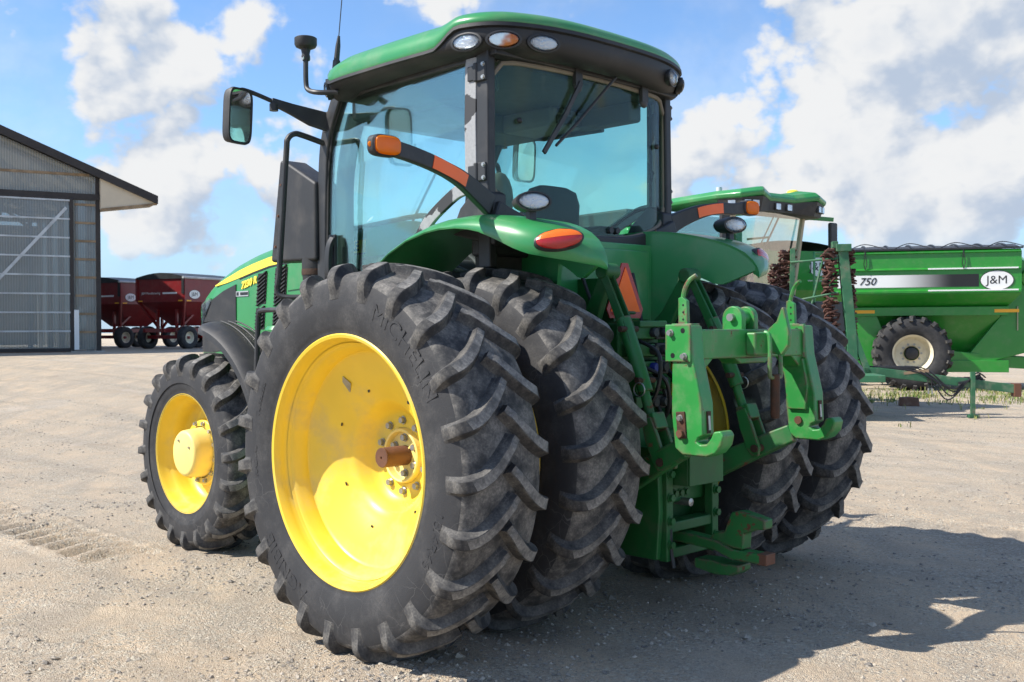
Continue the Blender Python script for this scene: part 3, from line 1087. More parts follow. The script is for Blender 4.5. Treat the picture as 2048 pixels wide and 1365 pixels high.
for sg in (1, -1):
    STR = [(1.56, 2.090, 2.172), (2.0, 2.086, 2.165), (2.4, 2.076, 2.150), (2.72, 2.052, 2.116), (2.95, 2.015, 2.078), (3.15, 1.978, 2.036), (3.35, 1.946, 1.985), (3.54, 1.925, 1.933)]
    hood_patch('yellow_stripe', STR, 'decal_yellow', 0.002, sg=sg)
    hood_patch('stripe_line', [(p[0], p[1] - 0.013, p[1] - 0.003) for p in STR[:6]], 'decal_black', 0.002, sg=sg)
    hood_patch('side_grille', [(3.25, 1.50, 1.56), (3.20, 1.62, 1.93), (3.40, 1.42, 1.885), (3.60, 1.40, 1.82), (3.74, 1.40, 1.70), (3.83, 1.40, 1.62), (3.93, 1.40, 1.60)][1:], 'black_plastic', 0.006, sg=sg)
    hood_patch('headlight', [(3.62, 1.80, 1.835), (3.72, 1.70, 1.815), (3.82, 1.63, 1.79), (3.90, 1.61, 1.76), (3.95, 1.60, 1.70)], 'lens_clear', 0.016, sg=sg)
    hood_patch('headlight_reflector', [(3.62, 1.805, 1.83), (3.72, 1.705, 1.81), (3.82, 1.635, 1.785), (3.90, 1.615, 1.755)], 'reflector', 0.004, sg=sg)
    # two slanted banks of cooling slats
    for (xa, xb, z0, z1, lean) in ((2.77, 2.90, 1.58, 2.00, 0.22), (2.50, 2.66, 1.58, 2.03, 0.20)):
        for zz0, zz1 in ((z0, 1.74), (1.77, z1)):
            vent = hood_patch('vent', [(xa + lean * 0.0, zz0, zz0 + 0.001)] * 0 + [(x, zz0, zz1) for x in (xa, xb)], 'dark', 0.003, sg=sg)
            me_ = vent.data
            for v in me_.vertices:
                v.co.x += lean * (1.80 - v.co.z) * 0.55
            n = int((zz1 - zz0) / 0.026)
            for i in range(n):
                zc = zz0 + (i + 0.5) * (zz1 - zz0) / n
                xo = lean * (1.80 - zc) * 0.55
                MB().box(((xa + xb) / 2 + xo, sg * (hw_(2.8) + 0.010), zc), (xb - xa, 0.016, 0.008), Matrix.Rotation(radians(24), 3, 'Y')).build('vent_slat', 'black_plastic', hood)
    hood_patch('panel_seam', [(1.56, 1.905, 1.913), (2.2, 1.875, 1.883), (2.48, 1.86, 1.868)], 'green', 0.008, sg=sg)
text('model_number', '7230 R', 0.078, 'decal_yellow', hood, (3.0, 0.4595, 1.935), (-1, 0, 0.19), (-0.22, 0, 1), extrude=0.003, bold=0.004)
text('brand_lettering', 'JOHN DEERE', 0.088, 'decal_black', hood, (1.87, 0.4535, 2.127), (-1, 0, 0.012), (0, 0, 1), extrude=0.001, bold=0.0035)
b = MB().bb(3.015, 3.195, 0.455, 0.4605, 1.835, 1.875)
b.build('badge', 'decal_silver', hood)
MB().bb(3.02, 3.13, 0.4605, 0.462, 1.844, 1.866).build('badge_print', 'decal_black', hood)
MB().bb(3.155, 3.185, 0.4605, 0.462, 1.842, 1.868).build('badge_print', 'decal_black', hood)
# air cleaner bowl beside the engine
b = MB().lathe([(1.36, 0.03), (1.36, 0.105), (1.44, 0.125), (1.54, 0.128)], 24, 'z', (2.28, 0.60, 0))
b.build('filter_bowl', 'black_plastic', T)
MB().lathe([(1.53, 0.03), (1.53, 0.145), (1.575, 0.148), (1.60, 0.13), (1.61, 0.03)], 24, 'z', (2.28, 0.60, 0)).build('filter_cover', 'green', T)

# ---------------------------------------------------------------- exhaust stack
b = MB()
poly = [(1.735, 2.03), (2.285, 2.045), (2.16, 2.745), (2.10, 2.735), (1.735, 2.55)]
b.prism(poly, 'y', 0.53, 0.72)
stack = b.build('exhaust_shield', 'black_plastic', T, bevel=0.022, seg=3)
MB().bar([(2.20, 0.7215, 2.08), (2.09, 0.7215, 2.70)], 0.003, 0.012).build('shield_rib', 'black', stack)
for k_ in range(3):
    z = 2.15 + 0.21 * k_
    for dx in (0.0, 0.055):
        MB().bolt((2.225 - (z - 2.1) * 0.178 - dx, 0.72, z), (0, 1, 0), 0.008, 0.008).build('bolt', 'rust_steel', stack)
b = MB().lathe([(1.45, 0.085), (1.75, 0.088), (1.93, 0.10), (1.95, 0.104), (2.06, 0.104)], 28, 'z', (1.86, 0.62, 0))
b.build('exhaust_pipe', 'black_plastic', T)
MB().lathe([(1.942, 0.1055), (1.962, 0.107), (1.982, 0.1055)], 28, 'z', (1.86, 0.62, 0)).build('exhaust_clamp', 'rust_dark', T)

# ---------------------------------------------------------------- front fenders
for sg in (1, -1):
    rings = []
    for i in range(25):
        q = radians(100 - 92 * i / 24)
        R = 0.93 - 0.02 * sin(i / 24 * pi)
        cx, cz = XF, ZF
        nose = sm(i / 5)
        yo_, yi_ = 0.99 - 0.16 * (1 - nose), 0.64 + 0.06 * (1 - nose)
        sec = [(yi_, R + 0.005), (yi_ + 0.1, R + 0.03), (yo_ - 0.09, R + 0.028), (yo_ - 0.025, R + 0.012), (yo_, R - 0.012), (yo_ + 0.004, R - 0.05), (yo_ - 0.01, R - 0.05), (yo_ - 0.012, R - 0.018), (yo_ - 0.1, R + 0.012), (yi_ + 0.1, R + 0.014), (yi_, R - 0.01)]
        rings.append([(cx - (r) * cos(q), sg * y, cz + r * sin(q)) for y, r in sec])
    fen = MB().loft(rings).build('front_fender', 'black_plastic', T, 40)
    for yy in (0.70, 0.76, 0.82):
        pts = [(XF - (0.962) * cos(radians(a)), sg * yy, ZF + 0.962 * sin(radians(a))) for a in range(82, 22, -4)]
        MB().tube(pts, 0.006, 6).build('fender_rib', 'black_plastic', fen)
    MB().tube([(XF, sg * 0.6, 0.9), (XF - 0.2, sg * 0.66, 1.4), (XF - 0.3, sg * 0.75, 1.58)], 0.03, 8).build('fender_bracket', 'black', fen)
    # lower hand rail beside the steps
    MB().tube(spline([(1.62, sg * 1.05, 1.70), (1.86, sg * 1.05, 1.698), (1.90, sg * 1.05, 1.67), (1.912, sg * 1.05, 1.60), (1.94, sg * 1.05, 1.10), (1.93, sg * 1.02, 0.75)], 5), 0.017, 10).build('hand_rail', 'black', T)

# ---------------------------------------------------------------- cab
b = MB().bb(0.02, 1.66, -0.56, 0.56, 1.12, 1.80)
b.build('cab_floor', 'interior', T, bevel=0.02)


def both(fn):
    for s_ in (1, -1):
        fn(s_)


def pillars(sg):
    b_ = MB().bar(spline([(1.70, sg * 0.655, 1.40), (1.713, sg * 0.655, 2.04), (1.690, sg * 0.660, 2.60), (1.63, sg * 0.67, 2.86), (1.47, sg * 0.69, 3.10)], 6), 0.075, 0.095)
    b_.build('front_pillar', 'black', T, bevel=0.012)
    b_ = MB().bar([(0.02, sg * 0.775, 1.90), (0.015, sg * 0.790, 2.4), (0.02, sg * 0.785, 3.08)], 0.06, 0.095)
    b_.build('rear_pillar', 'black', T, bevel=0.012)
    # lower corner under the glass, closing down to the fender
    b_ = MB().prism([(-0.06, 2.02), (0.30, 2.10), (0.22, 2.24), (0.07, 2.36), (-0.05, 2.30)], 'y', sg * 0.70, sg * 0.80)
    b_.build('corner_cover', 'black', T, bevel=0.01)
    # rear door post strip with hinges
    b_ = MB().bar([(0.108, sg * 0.802, 2.30), (0.108, sg * 0.808, 2.7), (0.105, sg * 0.802, 3.05)], 0.030, 0.092)
    door = b_.build('door_frame', 'peeling', T, bevel=0.006)
    b_ = MB().bar(spline([(0.10, sg * 0.805, 2.345), (0.22, sg * 0.80, 2.335), (0.36, sg * 0.79, 2.275), (0.50, sg * 0.78, 2.195), (0.62, sg * 0.768, 2.085), (0.70, sg * 0.76, 1.98)], 6), 0.026, 0.075)
    b_.build('door_sill', 'peeling', door, bevel=0.006)
    b_ = MB().bar([(0.08, sg * 0.800, 3.055), (0.75, sg * 0.762, 3.065), (1.44, sg * 0.70, 3.085)], 0.03, 0.055)
    b_.build('door_header', 'black', door, bevel=0.006)
    for z in (2.42, 2.96):
        b_ = MB().cyl((0.052, sg * 0.826, z - 0.05), (0.052, sg * 0.826, z + 0.05), 0.017, 12)
        b_.bb(0.052, 0.12, sg * 0.80, sg * 0.83, z - 0.04, z + 0.04)
        b_.bb(-0.02, 0.04, sg * 0.80, sg * 0.832, z - 0.05, z + 0.05)
        b_.build('hinge', 'black', door, bevel=0.005)
        for dz in (-0.035, 0.035):
            MB().bolt((-0.01, sg * 0.832, z + dz), (0, sg, 0), 0.010, 0.010).build('bolt', 'steel', door)
    # door handle at the front lower edge of the pane
    b_ = MB().bar(spline([(1.545, sg * 0.712, 2.17), (1.56, sg * 0.735, 2.10), (1.565, sg * 0.738, 1.95), (1.555, sg * 0.712, 1.88)], 4), 0.03, 0.05)
    b_.bb(1.53, 1.60, sg * 0.69, sg * 0.712, 1.86, 2.19)
    b_.build('door_handle', 'black', door, bevel=0.006)

    # door pane: slightly bowed sheet
    def pane_y(x):
        return 0.795 + (0.672 - 0.795) * (x - 0.1) / 1.57 + 0.012 * sin(pi * (x - 0.1) / 1.57)
    outline = [(1.66, 1.50), (1.665, 2.04), (1.645, 2.60), (1.585, 2.86), (1.455, 3.05), (1.10, 3.055), (0.75, 3.05), (0.40, 3.045), (0.12, 3.035), (0.12, 2.70), (0.12, 2.36), (0.24, 2.345), (0.36, 2.29), (0.50, 2.21), (0.62, 2.10), (0.72, 1.98), (0.82, 1.80), (0.9, 1.50)]
    n = len(outline)
    b_ = MB().add([(x, sg * pane_y(x), z) for x, z in outline] + [(x, sg * (pane_y(x) - 0.006), z) for x, z in outline],
                  [list(range(n)), list(range(2 * n - 1, n - 1, -1))] + [[i, (i + 1) % n, n + (i + 1) % n, n + i] for i in range(n)])
    b_.build('door_glass', 'glass', T, 0)
    pts = [(x, sg * (pane_y(x) + 0.0), z) for x, z in outline]
    MB().tube(pts, 0.012, 6, closed=True).build('door_seal', 'seal_black', T)


both(pillars)

# rear window: curved pane with its seal, handles and hinge knobs
US = [-1 + 2 * i / 24 for i in range(25)]


def rw(u, v):
    zb = 2.105 + 0.16 * abs(u) ** 2.4
    zt = 3.035 - 0.012 * u * u
    # round the corners
    k = max(0.0, abs(u) - 0.86) / 0.14
    r = 0.085 * (1 - math.sqrt(max(0.0, 1 - k * k)))
    zb, zt = zb + r, zt - r
    x = -0.035 - 0.050 * (1 - u * u) + 0.035 * max(0, abs(u) - 0.8) / 0.2
    return (x, 0.765 * u, zb + (zt - zb) * v)


VS = [i / 10 for i in range(11)]
g0 = [[rw(u, v) for v in VS] for u in US]
nv = len(VS)
vv = [p for r in g0 for p in r]
ff = [[i * nv + j, (i + 1) * nv + j, (i + 1) * nv + j + 1, i * nv + j + 1] for i in range(24) for j in range(10)]
vv2 = [(p[0] + 0.006, p[1], p[2]) for p in vv]
b = MB().add(vv, ff)
b.add(vv2, [f[::-1] for f in ff])
rwin = b.build('rear_window', 'glass', T, 60)
edge = [g0[i][0] for i in range(25)] + [g0[24][j] for j in range(1, 11)] + [g0[i][10] for i in range(23, -1, -1)] + [g0[0][j] for j in range(9, 0, -1)]
MB().tube(edge, 0.014, 8, closed=True).build('window_seal', 'rubber_seal', rwin)
for u in (0.80, -0.80):
    p = rw(u, 0.62)
    MB().sphere((p[0] - 0.012, p[1], p[2]), 0.017).build('knob', 'black', rwin)
for y in (-0.13, -0.19):
    MB().cyl((-0.10, y, 2.155), (-0.07, y, 2.155), 0.020, 12).build('latch_knob', 'black', rwin)
for y in (0.17, -0.44):
    b = MB().bar([(-0.10, y, 2.96), (-0.10, y, 3.07)], 0.06, 0.03)
    b.sphere((-0.10, y, 2.955), (0.018, 0.032, 0.03))
    b.build('window_hinge', 'black', rwin, bevel=0.004)
# frame of the rear window
b = MB()
low = [(-0.055 - 0.03 * (1 - u * u), 0.80 * u, 2.085 + 0.15 * abs(u) ** 2.4) for u in US]
b.bar([(p[0] + 0.02, p[1], p[2] - 0.035) for p in low], 0.09, 0.13, side=(1, 0, 0))
b.build('rear_frame', 'black', T, 40, bevel=0.012)
MB().bar([(-0.03 - 0.03 * (1 - u * u), 0.80 * u, 3.085) for u in US], 0.10, 0.09, side=(1, 0, 0)).build('rear_header', 'black', T, bevel=0.01)
MB().bar([(0.075, y, 2.05) for y in (-0.78, 0.78)], 0.16, 0.16, side=(1, 0, 0)).build('cab_crossmember', 'black', T, bevel=0.02)
# windscreen
g1 = []
for i in range(13):
    u = -1 + i / 6
    col = []
    for j in range(9):
        v = j / 8
        z = 1.75 + 1.32 * v
        x = lerp([(1.7, 1.74), (2.04, 1.745), (2.6, 1.72), (2.86, 1.66), (3.1, 1.50)], z) + 0.12 * (1 - u * u)
        col.append((x, 0.64 * u, z))
    g1.append(col)
MB().add([p for c in g1 for p in c], [[i * 9 + j, (i + 1) * 9 + j, (i + 1) * 9 + j + 1, i * 9 + j + 1] for i in range(12) for j in range(8)]).build('windscreen', 'glass_clear', T, 60)
MB().bar([(1.72, 0.64 * u, 1.86) for u in (-1, 1)], 0.14, 0.25, side=(1, 0, 0)).build('cowl', 'black', T, bevel=0.02)
# front wiper resting on the windscreen
MB().tube([(1.80, 0.05, 1.98), (1.80, -0.22, 2.45), (1.72, -0.36, 2.78)], 0.010, 6).build('front_wiper', 'black', T)

# rear wiper: arm from the roof and a long blade
wip = MB().tube([(-0.17, -0.14, 3.09), (-0.135, 0.02, 2.92), (-0.115, 0.20, 2.74), (-0.105, 0.36, 2.60)], 0.009, 8)
wip.bar([(-0.115, 0.16, 2.985), (-0.105, 0.27, 2.80), (-0.10, 0.455, 2.55)], 0.014, 0.026, side=(1, 0, 0))
wip.bb(-0.20, -0.13, -0.16, -0.10, 3.06, 3.11)
wip.build('rear_wiper', 'black', T)

# roof
HALF = [(-0.275, 0.0), (-0.268, 0.25), (-0.245, 0.45), (-0.200, 0.62), (-0.115, 0.79), (0.02, 0.89), (0.22, 0.925), (0.55, 0.935), (0.9, 0.93), (1.20, 0.915), (1.36, 0.87), (1.47, 0.76), (1.54, 0.55), (1.575, 0.28), (1.58, 0.0)]
hs = spline([(a, c, 0) for a, c in HALF], 5)
PLAN = [(p.x, p.y) for p in hs] + [(p.x, -p.y) for p in hs[-2:0:-1]]


def plan(inset, z, rise=0.0, corner=0.0):
    out_ = []
    for x, y in PLAN:
        sx, sy = 1 - inset / 0.93, 1 - inset / 0.93
        k = sm((0.30 - x) / 0.20)                     # 1 at the back, where the lamp fascia is deeper
        kf = math.exp(-((x - 1.40) / 0.075) ** 2)     # bump over each front corner lamp
        zz = z + rise * k + corner * kf - 0.015 * sm((x - 1.2) / 0.3)
        out_.append((0.65 + (x - 0.65) * sx, y * sy, zz))
    return out_


b = MB().loft([plan(0.16, 3.06), plan(0.10, 3.052, rise=-0.006, corner=-0.02), plan(0.045, 3.064, rise=0.0, corner=-0.035), plan(0.012, 3.078, rise=0.018, corner=-0.02), plan(0.0, 3.088, rise=0.055, corner=0.02), plan(0.004, 3.098, rise=0.095, corner=0.045), plan(0.05, 3.10, rise=0.095, corner=0.045)])
b.build('roof_fascia', 'black_plastic', T, 40)
MB().loft([plan(0.002, 3.086, rise=0.092, corner=0.045), plan(-0.012, 3.092, rise=0.094, corner=0.045), plan(-0.010, 3.110, rise=0.096, corner=0.045), plan(0.006, 3.116, rise=0.095, corner=0.045)]).build('roof_trim', 'black_plastic', T, 40)
rings = []
for ins, z, ri, co_ in ((0.002, 3.105, 0.094, 0.045), (-0.004, 3.118, 0.092, 0.043), (-0.004, 3.150, 0.078, 0.034), (0.006, 3.185, 0.062, 0.022), (0.028, 3.215, 0.052, 0.012), (0.07, 3.250, 0.036, 0.0), (0.14, 3.282, 0.022, 0), (0.26, 3.308, 0.008, 0), (0.45, 3.325, 0.0, 0.0), (0.70, 3.335, 0, 0), (0.90, 3.338, 0, 0)):
    rings.append(plan(ins, z, rise=ri, corner=co_))
roof = MB().loft(rings).build('roof', 'green', T, 45)
bpy.data.objects['roof_fascia'].parent = roof
bpy.data.objects['roof_trim'].parent = roof


def lamp(name, c, d, a, h, parent, lensmat='reflector', depth=0.03, up=(0, 0, 1), rim=0.014, hood_=0.0):
    """oval lamp: dark bezel, dished reflector and a domed clear lens, facing d"""
    d = Vector(d).normalized()
    r = d.cross(Vector(up)).normalized()
    u = r.cross(d)
    c = Vector(c)

    def ov(k, off):
        return [c + r * cos(2 * pi * i / 28) * a * k + u * sin(2 * pi * i / 28) * h * k + d * off for i in range(28)]
    ka = 1 + rim / max(a, h)
    root = MB().loft([ov(ka * 0.9, -depth - hood_), ov(ka, -depth * 0.5), ov(ka, 0.004), ov(1.0, 0.006), ov(0.97, -0.004)]).build(name, 'black', parent, 40)
    MB().loft([ov(0.98, -0.002), ov(0.80, -0.016), ov(0.35, -0.024), ov(0.02, -0.026)]).build('reflector', lensmat, root, 60) if parent is T else None
    if parent is not T:
        MB().loft([ov(1.0, 0.0), ov(0.92, 0.012), ov(0.6, 0.020), ov(0.02, 0.023)]).build(name + '_lens', lensmat, parent, 60)
    else:
        MB().loft([ov(0.985, 0.003), ov(0.90, 0.014), ov(0.55, 0.022), ov(0.02, 0.025)], cap=False).build('lens', 'lens_clear', root, 60)
    return root


for sg in (1, -1):
    for x, y, z, dx, dy, mt in ((-0.213, 0.575, 3.112, -0.92, 0.36, 'reflector'), (-0.118, 0.782, 3.112, -0.72, 0.68, 'amber'), (0.048, 0.896, 3.11, -0.25, 0.96, 'reflector')):
        d = Vector((dx, sg * dy, -0.10)).normalized()
        lamp('roof_light', Vector((x, sg * y, z)) + d * 0.006, d, 0.085, 0.043, T, mt)
    d = Vector((0.62, sg * 0.78, -0.12)).normalized()
    lamp('roof_light', Vector((1.40, sg * 0.845, 3.085)) + d * 0.004, d, 0.055, 0.052, T)
# lights of amber glass show as a clear lamp with an amber bulb
m, t, b_, o_ = new_mat('amber_bulb')
co = objco(t)
t.links.new(mixc(t, mapr(t, nz(t, co, 9, 2), 0.42, 0.58), (0.85, 0.85, 0.85), (0.55, 0.13, 0.02)), b_.inputs['Base Color'])
b_.inputs['Metallic'].default_value = 0.8
b_.inputs['Roughness'].default_value = 0.2
for o_ in list(T.children):
    if o_.name.startswith('roof_light'):
        for c_ in o_.children:
            if c_.name.startswith('reflector') and c_.data.materials[0] == MATS['amber']:
                c_.data.materials[0] = MATS['amber_bulb']

# antenna, beacon mount and mirrors
b = MB().bar([(1.385, 0.80, 3.185), (1.37, 0.80, 3.275)], 0.03, 0.05)
ant = b.build('antenna', 'black', T, bevel=0.008)
MB().tube([(1.372, 0.80, 3.27), (1.355, 0.80, 3.36), (1.345, 0.80, 3.42)], [0.018, 0.016, 0.008], 10).build('antenna_spring', 'black', ant)
MB().tube([(1.347, 0.80, 3.41), (1.24, 0.80, 4.1)], 0.0035, 6).build('antenna_whip', 'black', ant)
pole = MB().tube(spline([(1.27, 0.86, 3.045), (1.36, 0.95, 3.045), (1.45, 0.96, 3.075), (1.475, 0.96, 3.13), (1.475, 0.96, 3.29)], 6), 0.016, 10)
pole = pole.build('beacon_mount', 'black', T)
MB().lathe([(3.26, 0.02), (3.285, 0.028), (3.30, 0.024), (3.33, 0.030), (3.345, 0.062), (3.36, 0.070), (3.40, 0.070), (3.405, 0.062), (3.395, 0.055)], 24, 'z', (1.475, 0.96, 0)).build('beacon_base', 'black_plastic', pole)
MB().cyl((1.475, 0.985, 3.275), (1.475, 0.935, 3.275), 0.014, 10).build('clamp_screw', 'steel', pole)
for sg in (1, -1):
    # tapered bracket, tube and mirror head
    b = MB().bar([(1.62, sg * 0.69, 2.93), (1.66, sg * 0.80, 2.955), (1.70, sg * 0.92, 2.995), (1.735, sg * 1.05, 3.035)], [0.03, 0.03, 0.03, 0.03], [0.125, 0.115, 0.075, 0.045], side=(1, 0, 0))
    b.bb(1.60, 1.66, sg * 0.66, sg * 0.71, 2.86, 3.0)
    mir = b.build('mirror_arm', 'black', T, bevel=0.008)
    MB().tube(spline([(1.735, sg * 1.02, 3.030), (1.75, sg * 1.13, 3.062), (1.76, sg * 1.21, 3.08), (1.76, sg * 1.255, 3.078), (1.76, sg * 1.268, 3.04)], 5), 0.014, 10).build('mirror_tube', 'black', mir)
    MB().cyl((1.735, sg * 1.03, 2.975), (1.735, sg * 1.03, 3.02), 0.028, 12).build('mirror_knob', 'black', mir)
    c = Vector((1.745, sg * 1.275, 2.91))
    rot = Matrix.Rotation(sg * radians(9), 3, 'Z') @ Matrix.Rotation(radians(-4), 3, 'Y')
    oval = []
    for i in range(36):
        q = 2 * pi * i / 36
        n_ = 5.0
        cx, sx = cos(q), sin(q)
        oval.append((0.092 * math.copysign(abs(cx) ** (2 / n_), cx), 0.172 * math.copysign(abs(sx) ** (2 / n_), sx)))

    def ring_(k, x):
        return [c + rot @ Vector((x, a * k, h)) for a, h in ((p[0] * k, p[1] * k) for p in oval)]
    head = MB().loft([ring_(0.93, -0.012), ring_(1.0, -0.018), ring_(1.02, 0.0), ring_(0.97, 0.05), ring_(0.78, 0.075), ring_(0.3, 0.085)]).build('mirror_head', 'black_plastic', mir, 40)
    MB().loft([ring_(0.92, -0.0135), ring_(0.5, -0.0145), ring_(0.02, -0.0145)], cap=False).build('mirror_glass', 'mirror_face', mir, 40)
    MB().tube(spline([(1.665, sg * 0.70, 2.80), (1.69, sg * 0.84, 2.835), (1.70, sg * 0.90, 2.84), (1.71, sg * 0.945, 2.80), (1.72, sg * 0.95, 2.70), (1.80, sg * 0.955, 1.98), (1.83, sg * 0.955, 1.84), (1.80, sg * 0.93, 1.79), (1.70, sg * 0.85, 1.785)], 6), 0.019, 10).build('grab_rail', 'black', T)

# ---------------------------------------------------------------- cab interior
b = MB().loft([[(x, y, 3.02) for x, y in ((0.0, -0.72), (0.0, 0.72), (1.40, 0.64), (1.40, -0.64))], [(x, y, 3.06) for x, y in ((0.0, -0.72), (0.0, 0.72), (1.40, 0.64), (1.40, -0.64))]])
b.bb(1.0, 1.44, -0.62, 0.62, 2.90, 3.03)
for sg in (1, -1):
    b.bb(0.12, 1.36, sg * 0.58, sg * 0.70, 2.90, 3.03)
lin = b.build('headliner', 'liner', T, bevel=0.03)
b = MB().bb(0.55, 1.02, -0.68, -0.30, 2.90, 3.03)
con = b.build('ceiling_console', 'interior_grey', T, bevel=0.03)
for y in (-0.60, -0.42):
    MB().bb(0.535, 0.56, y - 0.07, y + 0.07, 2.915, 2.97).build('control_panel', 'interior', con, bevel=0.006)
    for dy in (-0.04, 0.04):
        MB().bb(0.54, 0.56, y + dy - 0.018, y + dy + 0.018, 2.985, 3.012).build('button', 'interior', con)
for sg in (1, -1):
    MB().bar(spline([(1.56, sg * 0.60, 1.5), (1.57, sg * 0.60, 2.1), (1.55, sg * 0.605, 2.6), (1.40, sg * 0.625, 2.95)], 5), 0.07, 0.13).build('pillar_trim', 'interior', T, bevel=0.02)
MB().bb(1.30, 1.62, -0.5, 0.5, 1.75, 2.06).build('dashboard', 'interior', T, bevel=0.06)
seat = empty('operator_seat', (0, 0, 0), 0, T)
rings = []
for z, w, x, th in ((1.72, 0.22, 0.42, 0.14), (1.85, 0.25, 0.38, 0.16), (2.05, 0.26, 0.33, 0.15), (2.22, 0.255, 0.29, 0.14), (2.34, 0.24, 0.265, 0.125), (2.41, 0.20, 0.255, 0.10), (2.435, 0.12, 0.255, 0.06)):
    rings.append([(x + th / 2 * cos(2 * pi * i / 20) * 1.0, w * math.copysign(abs(sin(2 * pi * i / 20)) ** 0.6, sin(2 * pi * i / 20)), z) for i in range(20)])
MB().loft(rings).build('backrest', 'seat_cloth', seat, 60)
MB().bb(0.38, 0.92, -0.26, 0.26, 1.60, 1.76).build('seat_cushion', 'seat_cloth', seat, bevel=0.05, seg=3)
MB().bb(0.45, 0.80, -0.2, 0.2, 1.2, 1.62).build('seat_base', 'interior', seat, bevel=0.03)
b = MB().bb(0.42, 1.0, -0.42, -0.29, 1.92, 2.0)
b.build('armrest', 'interior', seat, bevel=0.03)
MB().sphere((0.10, 0.60, 2.30), (0.05, 0.09, 0.15)).build('corner_cushion', 'interior_grey', T)
# steering column and wheel, levers, screen
col_ = MB().bar([(1.45, 0, 1.5), (1.30, 0, 1.95)], 0.14, 0.12).build('steering_column', 'interior', T, bevel=0.02)
cw = Vector((1.18, 0, 2.05))
ax1 = Vector((0.55, 0, -0.83)).normalized()
ax0 = Vector((0, 1, 0))
ax2 = ax1.cross(ax0)
MB().tube([cw + (ax0 * cos(2 * pi * i / 28) + ax2 * sin(2 * pi * i / 28)) * 0.19 for i in range(28)], 0.016, 8, closed=True).build('steering_wheel', 'interior', T)
b = MB()
for k_ in range(3):
    q = k_ * 2.094 + 0.5
    b.tube([cw + ax1 * 0.04, cw + (ax0 * cos(q) + ax2 * sin(q)) * 0.185], 0.011, 6)
b.tube([cw + ax1 * 0.1, cw], 0.04, 10)
b.build('wheel_spokes', 'interior', T)
MB().tube([(1.2, 0.1, 2.02), (1.12, 0.26, 2.10)], 0.008, 6).build('column_lever', 'interior', T)
MB().tube([(1.12, 0.255, 2.098), (1.10, 0.31, 2.12)], 0.016, 8).build('lever_knob', 'orange_sticker', T)
MB().bb(0.05, 0.22, -0.70, 0.70, 1.85, 2.16).build('rear_shelf', 'interior', T, bevel=0.03)
MB().bb(0.30, 1.2, -0.66, -0.50, 1.8, 2.24).build('side_trim', 'interior', T, bevel=0.04)
MB().tube(spline([(0.75, -0.50, 2.2), (0.78, -0.48, 2.38), (0.82, -0.46, 2.42)], 4), 0.02, 8).build('drive_lever', 'interior', T)
scr = MB().box((1.05, -0.52, 2.25), (0.05, 0.26, 0.2), Matrix.Rotation(radians(20), 3, 'Z')).build('display_screen', 'interior', T, bevel=0.01)
MB().bb(0.5, 1.3, -0.62, -0.42, 1.8, 2.02).build('side_console', 'interior', T, bevel=0.04)
MB().tube(spline([(1.58, 0.60, 2.25), (1.50, 0.55, 2.24), (0.80, 0.60, 2.26), (0.74, 0.62, 2.20), (0.72, 0.62, 2.0)], 4), 0.017, 8).build('inner_rail', 'black', T)
MB().tube([(1.35, -0.62, 2.96), (0.95, -0.66, 2.90), (0.45, -0.70, 2.90)], 0.017, 8).build('inner_rail', 'black', T)

# ---------------------------------------------------------------- rear fenders
FR = [(51, 1.205), (52, 1.228), (53, 1.243), (55, 1.262), (58, 1.276), (62, 1.276), (66, 1.268), (75, 1.25), (90, 1.232), (150, 1.225)]
FY = [(51, 0.70), (52, 0.77), (53, 0.825), (54, 0.865), (56, 0.93), (58, 0.978), (60, 1.010), (64, 1.045), (69, 1.065), (75, 1.072), (90, 1.075), (150, 1.075)]
FL = [(51, 0.012), (52, 0.03), (53, 0.05), (55, 0.082), (58, 0.118), (62, 0.142), (66, 0.142), (72, 0.122), (80, 0.092), (90, 0.072), (110, 0.06), (150, 0.06)]
ANG = [51, 51.5, 52, 52.5, 53, 54, 55, 56, 57, 58, 59, 60, 62, 64, 66.5, 69, 72, 75, 79, 83, 88, 94, 100, 108, 116, 124, 132, 140, 150]


def wall_y(x):
    return lerp([(-0.80, 0.705), (-0.10, 0.455), (0.3, 0.45)], x)


